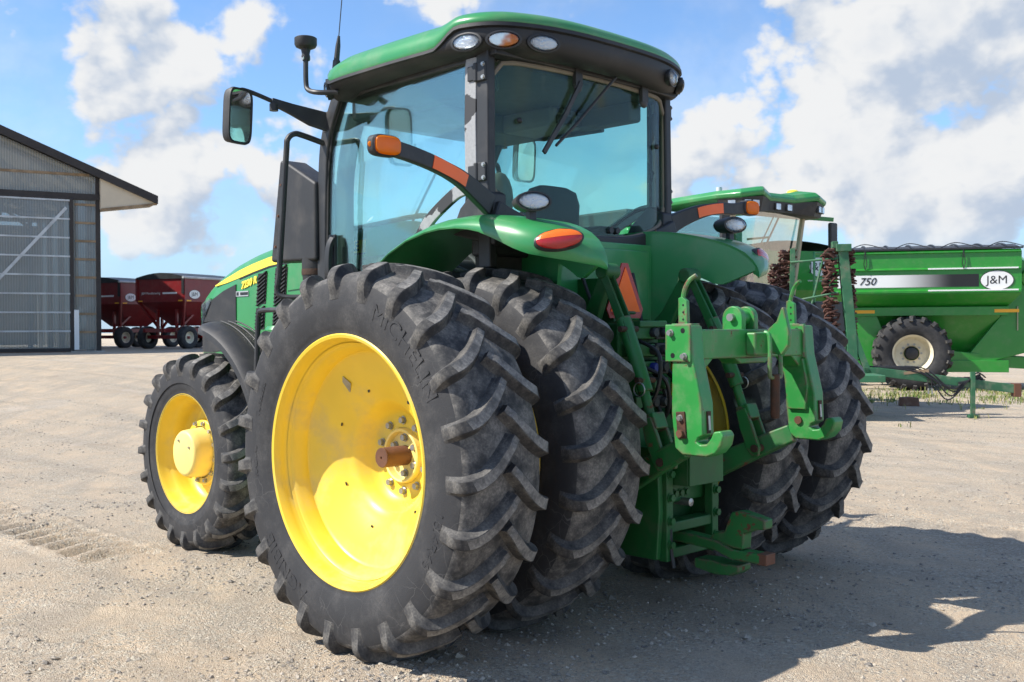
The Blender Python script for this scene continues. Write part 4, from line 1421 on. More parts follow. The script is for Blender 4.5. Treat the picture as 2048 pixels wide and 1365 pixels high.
for sg in (1, -1):
    rings = []
    for a in ANG:
        R, yo_, lp = lerp(FR, a), lerp(FY, a), lerp(FL, a)
        yi_ = wall_y(-R * cos(radians(a)))
        k = max(0.05, min(1.0, (yo_ - yi_) / 0.3))
        sec = [(yi_, R), (yi_ + (yo_ - yi_) * 0.5, R + 0.006), (yo_ - 0.13 * k, R), (yo_ - 0.075 * k, R - 0.012 * min(1, lp / 0.06)), (yo_ - 0.035 * k, R - 0.030 * min(1, lp / 0.06)), (yo_ - 0.010 * k, R - 0.036 * min(1, lp / 0.06) - max(0, lp - 0.036) * 0.35), (yo_, R - 0.036 * min(1, lp / 0.06) - max(0, lp - 0.036) * 0.75), (yo_ - 0.004, R - lp),
               (yo_ - 0.020 * k, R - lp + 0.004), (yo_ - 0.045 * k, R - 0.07 * min(1, lp / 0.1)), (yo_ - 0.10 * k, R - 0.034), (yi_, R - 0.028)] if lp > 0.05 else None
        if sec is None:
            sec = [(yi_, R), (yi_ + (yo_ - yi_) * 0.5, R + 0.004), (yo_ - 0.13 * k, R), (yo_ - 0.075 * k, R - lp * 0.15), (yo_ - 0.035 * k, R - lp * 0.35), (yo_ - 0.010 * k, R - lp * 0.6), (yo_, R - lp * 0.85), (yo_ - 0.004, R - lp), (yo_ - 0.02, R - lp), (yo_ - 0.045 * k, R - lp), (yo_ - 0.10 * k, R - lp), (yi_, R - lp)]
        q = radians(a)
        rings.append([(-r * cos(q), sg * y, ZR + r * sin(q)) for y, r in sec])
    fen = MB().loft(rings).build('rear_fender', 'green', T, 50)
    # inner wall going down to the axle
    rings = []
    for x in [0.30 - 0.05 * i for i in range(13)] + [-0.33, -0.36, -0.40, -0.45, -0.50, -0.55, -0.60, -0.65, -0.70, -0.735]:
        q_ = math.degrees(math.acos(max(-1, min(1, -x / 1.25))))
        Rt = lerp(FR, q_) - 0.014
        zt_ = ZR + math.sqrt(Rt * Rt - x * x)
        zb_ = 1.15 if x > -0.24 else (1.6 if x > -0.28 else max(ZR + math.sqrt(1.03 ** 2 - x * x), 1.80 + (-0.48 - x) * 0.42))
        yw = wall_y(x)
        rings.append([(x, sg * yw, zb_), (x, sg * yw, zt_), (x, sg * (yw + 0.03), zt_), (x, sg * (yw + 0.03), zb_)])
    MB().loft(rings).build('fender_wall', 'green', fen, 30)
    # tail lamp: amber upper half, red lower half on one oval
    c = Vector((-0.672, 0.955, 2.002)) if sg > 0 else Vector((-0.655, -0.875, 2.0))
    d = Vector((-0.72, 0.66, 0.22)).normalized() if sg > 0 else Vector((-0.93, -0.28, 0.2)).normalized()
    r_ = d.cross(Vector((0, 0, 1))).normalized()
    u_ = r_.cross(d)
    tilt = radians(-7) * sg
    r_, u_ = r_ * cos(tilt) + u_ * sin(tilt), u_ * cos(tilt) - r_ * sin(tilt)
    A, Hh = 0.116, 0.050

    def oval_ring(k, off):
        return [c + r_ * cos(2 * pi * i / 32) * A * k + u_ * sin(2 * pi * i / 32) * Hh * k + d * off for i in range(32)]
    tl_ = MB().loft([oval_ring(1.05, -0.05), oval_ring(1.07, 0.004), oval_ring(1.0, 0.010), oval_ring(0.96, 0.004)]).build('tail_light', 'black', T, 40)

    def half(name, lo, hi, mt):
        b_ = MB()
        nx_, nk = 20, 5
        rows = []
        for j in range(nk + 1):
            v = lo + (hi - lo) * j / nk
            wv_ = math.sqrt(max(0.0, 1 - v * v)) * 0.985
            row = []
            for i in range(nx_ + 1):
                h_ = -wv_ + 2 * wv_ * i / nx_
                rad = min(1.0, math.sqrt(h_ * h_ + v * v))
                row.append(c + r_ * A * h_ + u_ * Hh * v + d * (0.008 + 0.024 * math.sqrt(max(0, 1 - rad * rad))))
            rows.append(row)
        b_.loft(rows, closed=False)
        return b_.build(name, mt, tl_, 60)
    if sg > 0:
        half('amber_lens', 0.12, 0.99, 'amber_tail')
        half('red_lens', -0.99, 0.10, 'red_lens')
    else:
        half('red_lens', -0.99, 0.99, 'red_lens')
    # work lamp standing on the fender
    cl = Vector((-0.452, sg * 0.902, 2.212))
    dl = Vector((-0.86, sg * 0.47, 0.0)).normalized() if sg > 0 else Vector((-0.97, 0.22, 0.0))
    wl = lamp('work_light', cl, dl, 0.083, 0.045, T, depth=0.05, hood_=0.055, rim=0.012)
    b_ = MB().bar([cl - dl * 0.05 + Vector((0, 0, -0.04)), cl - dl * 0.04 + Vector((0, 0, -0.125))], 0.05, 0.03)
    b_.box(cl - dl * 0.045 + Vector((0, 0, -0.12)), (0.11, 0.07, 0.012))
    b_.build('lamp_foot', 'black', wl, bevel=0.004)
    # curved arm with turn signal
    ze = 0.0 if sg > 0 else -0.055
    pts = spline([(-0.03, sg * 0.80, 2.235), (-0.04, sg * 0.90, 2.285 + ze * 0.1), (-0.07, sg * 1.06, 2.352 + ze * 0.3), (-0.088, sg * 1.24, 2.402 + ze * 0.6), (-0.10, sg * 1.40, 2.432 + ze), (-0.108, sg * 1.52, 2.447 + ze)], 5)
    n = len(pts)
    arm = MB().bar(pts, [0.045] * n, [0.125 - 0.045 * min(1, i / (n * 0.5)) for i in range(n)], side=(1, 0, 0)).build('signal_arm', 'black', T, bevel=0.010)
    sub = [p + Vector((-0.0245, 0, 0.0)) for p in pts[9:17]]
    MB().bar(sub, 0.004, 0.066, side=(1, 0, 0)).build('orange_reflector', 'orange_sticker', arm)
    ce = Vector((-0.113, sg * 1.585, 2.452 + ze))

    def pill(k, x, w=0.088, h=0.052):
        out_ = []
        for i in range(28):
            q = 2 * pi * i / 28
            out_.append(ce + Vector((x, sg * w * k * math.copysign(abs(cos(q)) ** 0.55, cos(q)), h * k * math.copysign(abs(sin(q)) ** 0.6, sin(q)))))
        return out_
    MB().loft([pill(0.90, -0.030), pill(1.0, -0.020), pill(1.0, 0.020), pill(0.9, 0.030)], cap=False).build('signal_housing', 'black_plastic', arm, 40)
    for fx in (-1, 1):
        MB().loft([pill(0.86, fx * 0.026), pill(0.84, fx * 0.037), pill(0.6, fx * 0.044), pill(0.05, fx * 0.046)]).build('signal_lens', 'amber', arm, 60)
    MB().sphere(ce + Vector((0, sg * 0.078, 0.0)), (0.012, 0.02, 0.016)).build('marker_lens', 'amber', arm)

# bulkhead behind the seat between the fenders
b = MB().bb(-0.13, -0.06, -0.475, 0.475, 1.30, 2.08)
b.bb(-0.145, -0.13, -0.43, 0.43, 1.62, 2.04)
b.build('rear_bulkhead', 'green', T, bevel=0.02)
# slow-moving-vehicle triangle
smv = empty('warning_triangle', (0, 0, 0), 0, T)
cy_, cz_ = 0.140, 1.765


def tri(k, cut):
    s_ = 0.212 * k
    pts = [Vector((s_ * sin(a) * 1.0, s_ * cos(a))) for a in (0, 2 * pi / 3, 4 * pi / 3)]
    out_ = []
    for i in range(3):
        p, pn, pp = pts[i], pts[(i + 1) % 3], pts[(i - 1) % 3]
        out_ += [p + (pp - p) * cut, p + (pn - p) * cut]
    return [(cy_ + p.x * 1.0, cz_ - 0.02 + p.y * 1.12) for p in out_]


MB().prism(tri(1.0, 0.14), 'x', -0.412, -0.420).build('red_border', 'smv_red', smv)
MB().prism(tri(0.70, 0.0), 'x', -0.4205, -0.424).build('orange_face', 'smv_orange', smv)
MB().bb(-0.412, -0.12, 0.17, 0.23, 1.6, 1.85).build('bracket', 'green_cast', smv)

# ---------------------------------------------------------------- three-point hitch
for sg in (1, -1):
    # lift arm on the rockshaft, then lever, cylinder, rod and clevis of the lift link
    b = MB().bar([(-0.20, sg * 0.33, 1.46), (-0.36, sg * 0.34, 1.64), (-0.49, sg * 0.365, 1.885)], [0.05, 0.05, 0.045], [0.14, 0.10, 0.07])
    b.cyl((-0.49, sg * 0.31, 1.875), (-0.49, sg * 0.43, 1.875), 0.045, 16)
    b.build('lift_arm', 'green_cast', T, bevel=0.012)
    b = MB()
    for dy in (-0.026, 0.026):
        b.bar([(-0.47, sg * (0.39 + dy), 1.90), (-0.53, sg * (0.395 + dy), 1.80), (-0.655, sg * (0.405 + dy), 1.55)], 0.013, [0.06, 0.05, 0.06])
    b.bar([(-0.63, sg * 0.405, 1.60), (-0.68, sg * 0.41, 1.48)], 0.07, 0.055)
    link = b.build('lift_link', 'green_cast', T, bevel=0.008)
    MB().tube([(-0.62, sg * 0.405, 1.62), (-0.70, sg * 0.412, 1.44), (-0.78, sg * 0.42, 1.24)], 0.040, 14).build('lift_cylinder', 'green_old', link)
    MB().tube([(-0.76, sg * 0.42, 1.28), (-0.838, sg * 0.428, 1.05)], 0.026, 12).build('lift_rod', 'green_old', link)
    b = MB()
    for dy in (-0.048, 0.048):
        b.prism([(-0.80, 1.10), (-0.86, 1.12), (-0.90, 1.04), (-0.955, 0.90), (-0.945, 0.855), (-0.905, 0.85), (-0.87, 0.89), (-0.825, 1.0)], 'y', sg * (0.43 + dy) - 0.011, sg * (0.43 + dy) + 0.011)
    b.bar([(-0.83, sg * 0.43, 1.13), (-0.86, sg * 0.43, 1.05)], 0.10, 0.08)
    b.build('lift_clevis', 'green_old', link, bevel=0.006)
    MB().cyl((-0.925, sg * 0.36, 0.895), (-0.925, sg * 0.50, 0.895), 0.022, 12).build('clevis_pin', 'rust_dark', link)
    for z_, x_ in ((1.565, -0.66), (1.30, -0.77)):
        MB().cyl((x_, sg * 0.34, z_), (x_, sg * 0.48, z_), 0.016, 10).build('pin', 'rust_dark', link)
    ringc = Vector((-0.785, sg * 0.475, 1.255))
    MB().tube([ringc + Vector((cos(2 * pi * i / 18) * 0.035, 0.004, sin(2 * pi * i / 18) * 0.035)) for i in range(18)], 0.0032, 6, closed=True).build('ring_clip', 'steel', link)
    # draft link
    b = MB().bar([(-0.30, sg * 0.30, 0.62), (-0.62, sg * 0.39, 0.755), (-0.90, sg * 0.455, 0.895), (-1.09, sg * 0.50, 0.985)], [0.065, 0.065, 0.06, 0.055], [0.13, 0.135, 0.115, 0.10])
    b.bar([(-0.52, sg * 0.405, 0.725), (-0.60, sg * 0.43, 0.76)], 0.06, 0.17)
    b.build('draft_link', 'green_old', T, bevel=0.012)

# quick hitch frame
QH = empty('quick_hitch', (0, 0, 0), 0, T)
side = [(-1.035, 1.58), (-1.172, 1.58), (-1.185, 1.42), (-1.205, 1.34), (-1.235, 1.21), (-1.24, 1.055), (-1.212, 1.042), (-1.205, 1.025), (-1.225, 1.012), (-1.262, 1.018), (-1.285, 1.045), (-1.30, 1.078), (-1.340, 1.085), (-1.356, 1.062), (-1.345, 1.015), (-1.31, 0.975), (-1.26, 0.955), (-1.12, 0.955), (-1.078, 0.985), (-1.058, 1.15), (-1.062, 1.40)]
for sg in (1, -1):
    y0, y1 = (0.475, 0.575) if sg > 0 else (-0.575, -0.475)
    up_ = MB().prism(side, 'y', y0, y1).build('upright', 'green_hitch', QH, bevel=0.010)
    # wear on the hook mouth, slot and latch on the rear edge
    ym = (y0 + y1) / 2
    MB().bb(-1.2445, -1.235, ym - 0.014, ym + 0.014, 1.065, 1.17).build('latch_slot', 'rust_dark', QH)
    MB().bar([(-1.240, ym, 1.155), (-1.246, ym, 1.08)], 0.016, 0.008).build('latch_tongue', 'steel', QH)
    # outer cover plate with bolts and strap
    yf_ = y1 if sg > 0 else y1
    yo_ = 0.575 if sg > 0 else -0.475
    MB().bb(-1.178, -1.03, yo_, yo_ + 0.010, 1.405, 1.585).build('cover_plate', 'green_hitch', QH, bevel=0.004)
    for x_, z_, kind in ((-1.065, 1.545, 'steel'), (-1.135, 1.555, 'decal_black'), (-1.075, 1.435, 'decal_black'), (-1.145, 1.432, 'steel')):
        if kind == 'steel':
            MB().bolt((x_, yo_ + 0.010, z_), (0, 1, 0), 0.0135, 0.022).build('bolt', 'steel', QH)
        else:
            MB().lathe([(0.0105, 0.013), (0.0108, 0.0005)], 14, c=(x_, yo_, z_)).build('bolt_hole', 'decal_black', QH)
    if sg > 0:
        MB().bar([(-1.115, 0.5775, 1.165), (-1.125, 0.5775, 1.035)], 0.012, 0.052).build('strap_plate', 'rust_dark', QH, bevel=0.004)
        MB().bolt((-1.117, 0.583, 1.135), (0, 1, 0), 0.013, 0.016).build('bolt', 'steel', QH)
        MB().cyl((-1.122, 0.58, 1.06), (-1.122, 0.602, 1.06), 0.018, 14).build('strap_pin', 'rust_steel', QH)
    else:
        MB().cyl((-1.14, -0.475, 1.06), (-1.14, -0.463, 1.06), 0.022, 14).build('strap_pin', 'rust_steel', QH)
    # inner stiffening flange
    MB().prism([(-1.03, 1.40), (-1.175, 1.40), (-1.205, 1.25), (-1.19, 1.12), (-1.08, 1.12), (-1.06, 1.3)], 'y', sg * 0.455, sg * 0.48).build('flange', 'green_hitch', QH, bevel=0.006)
    # release lever standing on top
    b = MB().prism([(-1.055, 1.575), (-1.055, 1.715), (-1.078, 1.722), (-1.105, 1.70), (-1.11, 1.575)], 'y', sg * 0.50 - 0.012, sg * 0.50 + 0.012)
    b.bb(-1.15, -1.03, sg * 0.50 - 0.035, sg * 0.50 + 0.035, 1.578, 1.590)
    b.build('lever_bracket', 'green_hitch', QH, bevel=0.003)
    MB().tube(spline([(-1.07, sg * 0.50, 1.69), (-1.085, sg * 0.50, 1.755), (-1.11, sg * 0.495, 1.80), (-1.145, sg * 0.485, 1.825)], 5), 0.011, 8).build('release_lever', 'green_hitch', QH)
    for z_ in (1.61, 1.645, 1.68):
        MB().lathe([(sg * 0.50 + 0.0123, 0.006), (sg * 0.50 + 0.0126, 0.0004)], 8, c=(-1.085, 0, z_)).build('bolt_hole', 'decal_black', QH)
b = MB().bb(-1.165, -1.045, -0.478, 0.478, 1.415, 1.562)
for sg in (1, -1):
    b.prism([(sg * 0.478, 1.42), (sg * 0.478, 1.345), (sg * 0.44, 1.362), (sg * 0.36, 1.42)], 'x', -1.16, -1.05)
b.prism([(-0.16, 1.418), (-0.11, 1.385), (0.13, 1.385), (0.18, 1.418)], 'x', -1.162, -1.048)
b.build('crossbar', 'green_hitch', QH, bevel=0.008)
for y_ in (0.085, -0.03):
    pts = [(-1.155, 1.545), (-1.155, 1.60)] + [(-1.095 + 0.060 * cos(radians(180 - a)), 1.62 + 0.060 * sin(radians(180 - a))) for a in range(0, 181, 15)] + [(-1.035, 1.60), (-1.035, 1.545)]
    MB().prism(pts, 'y', y_ - 0.020, y_ + 0.020).build('top_clevis', 'green_hitch', QH, bevel=0.006)
MB().cyl((-1.095, -0.02, 1.62), (-1.095, 0.08, 1.62), 0.040, 18).build('clevis_spacer', 'green_hitch', QH)
MB().cyl((-1.095, -0.075, 1.622), (-1.095, 0.128, 1.622), 0.020, 14).build('clevis_pin', 'steel', QH)
MB().cyl((-1.095, -0.058, 1.622), (-1.095, -0.05, 1.622), 0.036, 16).build('washer', 'rust_steel', QH)
MB().bb(-1.225, -1.163, -0.045, 0.09, 1.425, 1.545).build('hook_block', 'green_hitch', QH, bevel=0.012)
MB().prism([(-1.20, 1.44), (-1.285, 1.425), (-1.325, 1.475), (-1.33, 1.545), (-1.298, 1.672), (-1.285, 1.672), (-1.255, 1.60), (-1.205, 1.56)], 'y', -0.085, -0.055).build('top_hook', 'green_hitch', QH, bevel=0.006)
MB().tube(spline([(-1.245, 0.035, 1.545), (-1.27, 0.035, 1.53), (-1.275, 0.035, 1.45), (-1.275, 0.038, 1.335), (-1.275, 0.02, 1.315), (-1.275, -0.05, 1.315), (-1.275, -0.065, 1.335), (-1.27, -0.068, 1.45)], 5), 0.0115, 8).build('hook_shackle', 'green_hitch', QH)
b = MB().tube([(-1.275, -0.012, 1.33), (-1.275, -0.012, 1.12), (-1.275, -0.012, 1.105)], [0.024, 0.024, 0.02], 12)
b.build('hook_handle', 'rust_dark', QH)

# ---------------------------------------------------------------- hydraulics and drawbar cage
val = empty('hydraulic_valves', (0, 0, 0), 0, T)
MB().bb(-0.50, -0.24, -0.06, 0.30, 1.08, 1.60).build('valve_body', 'green_cast', val, bevel=0.015)
for i in range(5):
    z = 1.545 - 0.095 * i
    MB().bb(-0.60, -0.48, 0.10, 0.27, z - 0.035, z + 0.035).build('coupler_block', 'green_cast', val, bevel=0.008)
    for j, y in enumerate((0.13, 0.04)):
        MB().lathe([(-0.58, 0.026), (-0.62, 0.027), (-0.632, 0.022), (-0.632, 0.001)], 16, 'x', (0, y, z)).build('dust_cap', 'blue_cap' if (i == 2 and j == 0) else ('black' if i != 3 else 'green_cast'), val)
    MB().bb(-0.60, -0.46, -0.02, 0.09, z - 0.038, z + 0.038).build('coupler_block', 'black', val, bevel=0.008)
MB().tube([(-0.42 + 0.062 * cos(2 * pi * i / 20), 0.16 + 0.062 * sin(2 * pi * i / 20), 1.655) for i in range(20)], 0.009, 8, closed=True).build('hand_wheel', 'green_cast', val)
b = MB().cyl((-0.42, 0.16, 1.58), (-0.42, 0.16, 1.66), 0.012, 8)
b.bar([(-0.48, 0.16, 1.655), (-0.36, 0.16, 1.655)], 0.012, 0.008)
b.build('wheel_stem', 'green_cast', val)
MB().bb(-0.62, -0.40, 0.02, 0.26, 1.575, 1.61).build('valve_plate', 'green_cast', val, bevel=0.006)
random.seed(3)
for i in range(7):
    y = -0.25 + 0.05 * i
    z = 0.92 + 0.05 * (i % 3)
    MB().tube(spline([(-0.45, y, z + 0.35), (-0.60, y + 0.03, z + 0.22), (-0.58, y - 0.02, z + 0.05), (-0.46, y, z - 0.05)], 5), 0.013, 8).build('hose', 'hose', T)
for pts_ in ([(-0.60, 0.24, 1.50), (-0.74, 0.25, 1.42), (-0.72, 0.27, 1.20), (-0.55, 0.30, 1.05), (-0.45, 0.31, 0.80)],
             [(-0.60, 0.20, 1.36), (-0.70, 0.14, 1.28), (-0.66, 0.08, 1.10), (-0.52, 0.10, 0.98)],
             [(-0.58, -0.02, 1.40), (-0.72, -0.10, 1.32), (-0.70, -0.16, 1.12), (-0.50, -0.20, 1.02)],
             [(-0.40, -0.10, 1.60), (-0.56, -0.18, 1.55), (-0.60, -0.22, 1.30), (-0.48, -0.24, 1.08)],
             [(-0.20, 0.30, 1.95), (-0.30, 0.28, 1.70), (-0.34, 0.22, 1.50)], [(-0.16, -0.25, 1.90), (-0.24, -0.22, 1.66), (-0.34, -0.12, 1.52)]):
    MB().tube(spline(pts_, 6), 0.011, 8).build('hose', 'hose', T)
# rear casting, shield over the power take-off
b = MB().bb(-0.60, -0.40, -0.27, 0.27, 0.50, 1.10)
b.lathe([(-0.60, 0.16), (-0.64, 0.15), (-0.66, 0.10), (-0.66, 0.001)], 24, 'x', (0, 0, 0.86))
b.build('rear_casting', 'green_cast', T, bevel=0.015)
MB().lathe([(-0.66, 0.022), (-0.76, 0.022), (-0.765, 0.001)], 16, 'x', (0, 0, 0.62)).build('output_shaft', 'steel', T)
b = MB().bb(-0.86, -0.58, -0.15, 0.15, 0.955, 0.97)
b.bb(-0.865, -0.85, -0.155, 0.155, 0.73, 0.97)
for sg in (1, -1):
    b.bb(-0.85, -0.60, sg * 0.145, sg * 0.155, 0.73, 0.97)
b.build('shaft_shield', 'green_cast', T, bevel=0.006)
cage = empty('drawbar_support', (0, 0, 0), 0, T)
for sg in (1, -1):
    y0 = sg * 0.255
    pl = [(-0.74, 0.93), (-0.755, 0.60), (-0.735, 0.34), (-0.50, 0.34), (-0.44, 0.55), (-0.42, 0.95)]
    MB().prism(pl, 'y', y0 - 0.02, y0 + 0.02).build('side_plate', 'green_cast', cage, bevel=0.008)
    MB().bb(-0.775, -0.72, y0 - sg * 0.075, y0 - sg * 0.018, 0.33, 0.93).build('flange', 'green_cast', cage, bevel=0.006)
    for i in range(4):
        MB().bolt((-0.775, y0 - sg * 0.045, 0.42 + 0.125 * i), (-1, 0, 0), 0.020, 0.024).build('bolt', 'green_cast', cage)
for z_, x_ in ((0.505, -0.73), (0.365, -0.72)):
    MB().bb(x_ - 0.035, x_ + 0.06, -0.235, 0.235, z_ - 0.028, z_ + 0.028).build('cross_member', 'green_cast', cage, bevel=0.008)
MB().bb(-0.70, -0.62, -0.235, 0.235, 0.62, 0.72).build('cross_member', 'green_cast', cage, bevel=0.01)
for i in range(4):
    MB().bolt((-0.70, 0.12 - 0.05 * i, 0.67), (-1, 0, 0), 0.018, 0.02).build('bolt', 'green_cast', cage)
db = MB().bar([(-0.15, 0.02, 0.435), (-0.75, 0.02, 0.435), (-0.95, 0.015, 0.42), (-1.05, 0.01, 0.385), (-1.24, 0.0, 0.38)], [0.085] * 5, [0.06, 0.06, 0.055, 0.055, 0.055]).build('drawbar', 'green_old', T, bevel=0.008)
MB().bar([(-1.20, 0.0, 0.381), (-1.255, 0.0, 0.381)], 0.088, 0.058).build('drawbar_tip', 'rust_steel', db, bevel=0.004)
MB().prism([(-0.90, 0.445), (-1.06, 0.415), (-1.115, 0.415), (-1.12, 0.50), (-1.20, 0.53), (-1.245, 0.535), (-1.245, 0.585), (-1.18, 0.60), (-1.10, 0.615), (-1.045, 0.605), (-1.02, 0.55), (-1.0, 0.50), (-0.94, 0.485)], 'y', -0.038, 0.042).build('hammer_strap', 'green_old', db, bevel=0.008)
MB().prism([(-0.82, 0.335), (-0.82, 0.285), (-0.95, 0.265), (-1.06, 0.275), (-1.10, 0.30), (-1.10, 0.335), (-1.0, 0.33), (-0.93, 0.34)], 'y', -0.06, 0.06).build('lower_strap', 'green_old', db, bevel=0.008)
MB().tube([(-0.77, 0.20, 0.50), (-0.78, 0.205, 0.38), (-0.80, 0.21, 0.30)], 0.010, 6).build('hose', 'hose', T)

# frayed cord hanging from the rear window corner
MB().tube(spline([(-0.105, -0.545, 2.19), (-0.12, -0.55, 2.12), (-0.118, -0.556, 2.05), (-0.125, -0.552, 1.99)], 4), [0.004] * 8 + [0.007] * 5, 6).build('cord', 'wood_red', T)

# ================================================================== things further back in the yard
def logo(parent, c, nrm, a, h, txt='J&M', ring=True, textsize=None):
    """white oval plate with black lettering; nrm = outward direction in the parent's frame"""
    n = Vector(nrm).normalized()
    x = Vector((0, 0, 1)).cross(n).normalized()
    y = n.cross(x)
    c = Vector(c)

    def ov(k, off):
        return [c + x * a * k * cos(2 * pi * i / 28) + y * h * k * sin(2 * pi * i / 28) + n * off for i in range(28)]
    if ring:
        MB().loft([ov(1.06, 0.0), ov(1.06, 0.003)]).build('logo_ring', 'decal_black', parent)
    MB().loft([ov(1.0, 0.0), ov(1.0, 0.006)]).build('logo_plate', 'decal_white', parent)
    text('logo_lettering', txt, textsize or h * 1.25, 'decal_black', parent, c + n * 0.008, x, y, extrude=0.001)


# ---------------------------------------------------------------- shed
px, py, pz = place(-13.12, 34.0)
ux = RH * cos(radians(30)) + FH * sin(radians(30))
shed = empty('farm_shed', (px, py, 0.93), math.atan2(ux.y, ux.x))
tag(shed, 'tall farm shed clad in translucent corrugated sheets with dark brown trim', 'building')
SL, HC = 0.41, 5.63


def rk(x):
    return HC - SL * x if x > -8 else HC - SL * (-16 - x)


MB().prism([(-15.2, 4.98), (-15.2, rk(-15.2) - 0.1), (-8, rk(-8) - 0.1), (-0.12, rk(-0.12) - 0.12), (-0.12, 4.98)], 'y', 0.0, 0.02).build('gable_sheet', 'poly_gable_backlit', shed, 0)
MB().bb(-0.76, -0.10, 0.0, 0.02, 0.10, 4.85).build('wall_sheet', 'poly_sheet', shed, 0)
MB().bb(-15.2, -6.9, 0.0, 0.02, 0.10, 4.85).build('wall_sheet', 'poly_sheet', shed, 0)
door = empty('sliding_door', (0, 0, 0), 0, shed)
MB().bb(-6.85, -0.86, -0.10, -0.08, 0.10, 4.83).build('door_sheet', 'poly_sheet', door, 0)
for i in range(8):
    MB().bb(-6.85, -0.9, -0.135, -0.105, 0.66 + 0.585 * i, 0.71 + 0.585 * i).build('door_rail', 'galv', door)
for x in (-2.05, -3.9, -5.6):
    MB().bb(x - 0.07, x + 0.07, -0.078, -0.03, 0.1, 4.83).build('door_stile', 'galv', door)
MB().bar([(-1.0, -0.122, 4.55), (-3.85, -0.122, 1.2)], 0.03, 0.09).build('door_brace', 'galv', door)
MB().bar([(-4.0, -0.122, 1.2), (-6.8, -0.122, 4.55)], 0.03, 0.09).build('door_brace', 'galv', door)
for z in (0.10, 4.83):
    MB().bb(-6.9, -0.80, -0.12, -0.02, z - 0.06, z + 0.05).build('door_edge', 'brown_trim', door)
MB().bb(-0.90, -0.80, -0.14, -0.02, 0.05, 4.85).build('door_edge', 'brown_trim', door)
MB().bb(-0.80, -0.66, -0.16, -0.03, 0.10, 1.35).build('door_guide', 'decal_white', shed)
b = MB().bb(-15.3, 0.02, -0.10, 0.10, 4.83, 5.02)
b.build('header_beam', 'brown_trim', shed)
MB().bb(-0.12, 0.02, -0.04, 0.12, 0.0, rk(0) - 0.06).build('corner_post', 'brown_trim', shed)
for i in range(8):
    MB().bb(-0.74, -0.12, -0.03, -0.003, 0.62 + 0.575 * i, 0.69 + 0.575 * i).build('wall_girt', 'wood', shed)
MB().bb(-0.72, -0.64, 0.04, 0.12, 0.1, 4.83).build('wall_stud', 'wood', shed)
for k, z in enumerate((5.62, 6.7, 7.8)):
    xl = (HC - z) / SL
    MB().bb(-16 - xl + 0.3, xl - 0.3 if z > HC else -0.3, -0.03, -0.003, z - 0.04, z + 0.04).build('gable_girt', 'wood', shed)
# roof with deep eaves; trusses show through the sheets
for (xa, xb) in ((-8.0, 1.74), (-17.74, -8.0)):
    za, zb = rk(xa), rk(xb)
    xc, xd = (xa, 0.12) if xb > 0 else (-16.12, xb)
    MB().prism([(xa, za + 0.02), (xb, zb + 0.02), (xb, zb + 0.10), (xa, za + 0.10)], 'y', -0.30, 1.0).build('roof_overhang', 'brown_trim', shed)
    MB().prism([(xc, rk(xc) + 0.02), (xd, rk(xd) + 0.02), (xd, rk(xd) + 0.06), (xc, rk(xc) + 0.06)], 'y', 1.0, 16.0).build('roof_sheet', 'roof_panel', shed)
    MB().prism([(xa, za - 0.13), (xb, zb - 0.13), (xb, zb + 0.13), (xa, za + 0.13)], 'y', -0.36, -0.28).build('roof_fascia', 'brown_trim', shed)
for k in range(5):
    y = 0.35 + 3.4 * k
    tr_ = MB()
    for sgx in (0, 1):
        f = (lambda x: x) if sgx == 0 else (lambda x: -16 - x)
        tr_.bar([(f(-0.2), y, HC - 0.25), (f(-8), y, rk(-8) - 0.25)], 0.06, 0.18)
        for i in range(5):
            xa, xb = -0.6 - 1.5 * i, -1.9 - 1.5 * i
            tr_.bar([(f(xa), y, 5.1), (f(xb), y, rk(xb) - 0.3)], 0.06, 0.14)
            tr_.bar([(f(xb), y, rk(xb) - 0.3), (f(xb - 0.2), y, 5.1)], 0.06, 0.12)
    tr_.bb(-15.8, -0.2, y - 0.03, y + 0.03, 5.05, 5.2)
    tr_.build('roof_truss', 'galv', shed)
MB().prism([(0.0, 4.55), (1.72, rk(1.72) - 0.12), (0.0, rk(0) - 0.12)], 'y', -0.24, 0.95).build('boxed_eave', 'tan_soffit', shed)
MB().bar([(0.02, -0.25, 4.53), (1.72, -0.25, rk(1.72) - 0.13)], 0.05, 0.07).build('eave_trim', 'wood', shed)
MB().bb(-0.10, 0.0, 0.12, 16.0, 0.1, 5.4).build('side_wall', 'poly_sheet', shed, 0)
MB().bb(-16.0, -15.9, 0.0, 16.0, 0.1, 5.4).build('side_wall', 'poly_sheet', shed, 0)
MB().bb(-15.9, -0.1, 15.9, 16.0, 0.1, 5.4).build('end_wall', 'galv', shed, 0)
for k in range(6):
    MB().bb(-15.8, -0.2, 15.75, 15.88, 0.7 + 0.75 * k, 0.85 + 0.75 * k).build('wall_girt', 'wood', shed)
for k in range(5):
    for xx in (-0.25, -15.75):
        MB().bb(xx - 0.1, xx + 0.1, 0.3 + 3.4 * k, 0.5 + 3.4 * k, 0, 5.4).build('wall_post', 'galv', shed)
MB().bb(-7.0, -1.05, -0.22, -0.05, -0.12, 0.04).build('sill_board', 'wood_red', shed)
MB().bb(-0.9, 0.1, -0.18, 0.1, -0.12, 0.06).build('footing', 'concrete', shed)
MB().bb(-15.9, -0.1, 0.1, 15.9, -0.1, 0.03).build('shed_floor', 'concrete', shed)


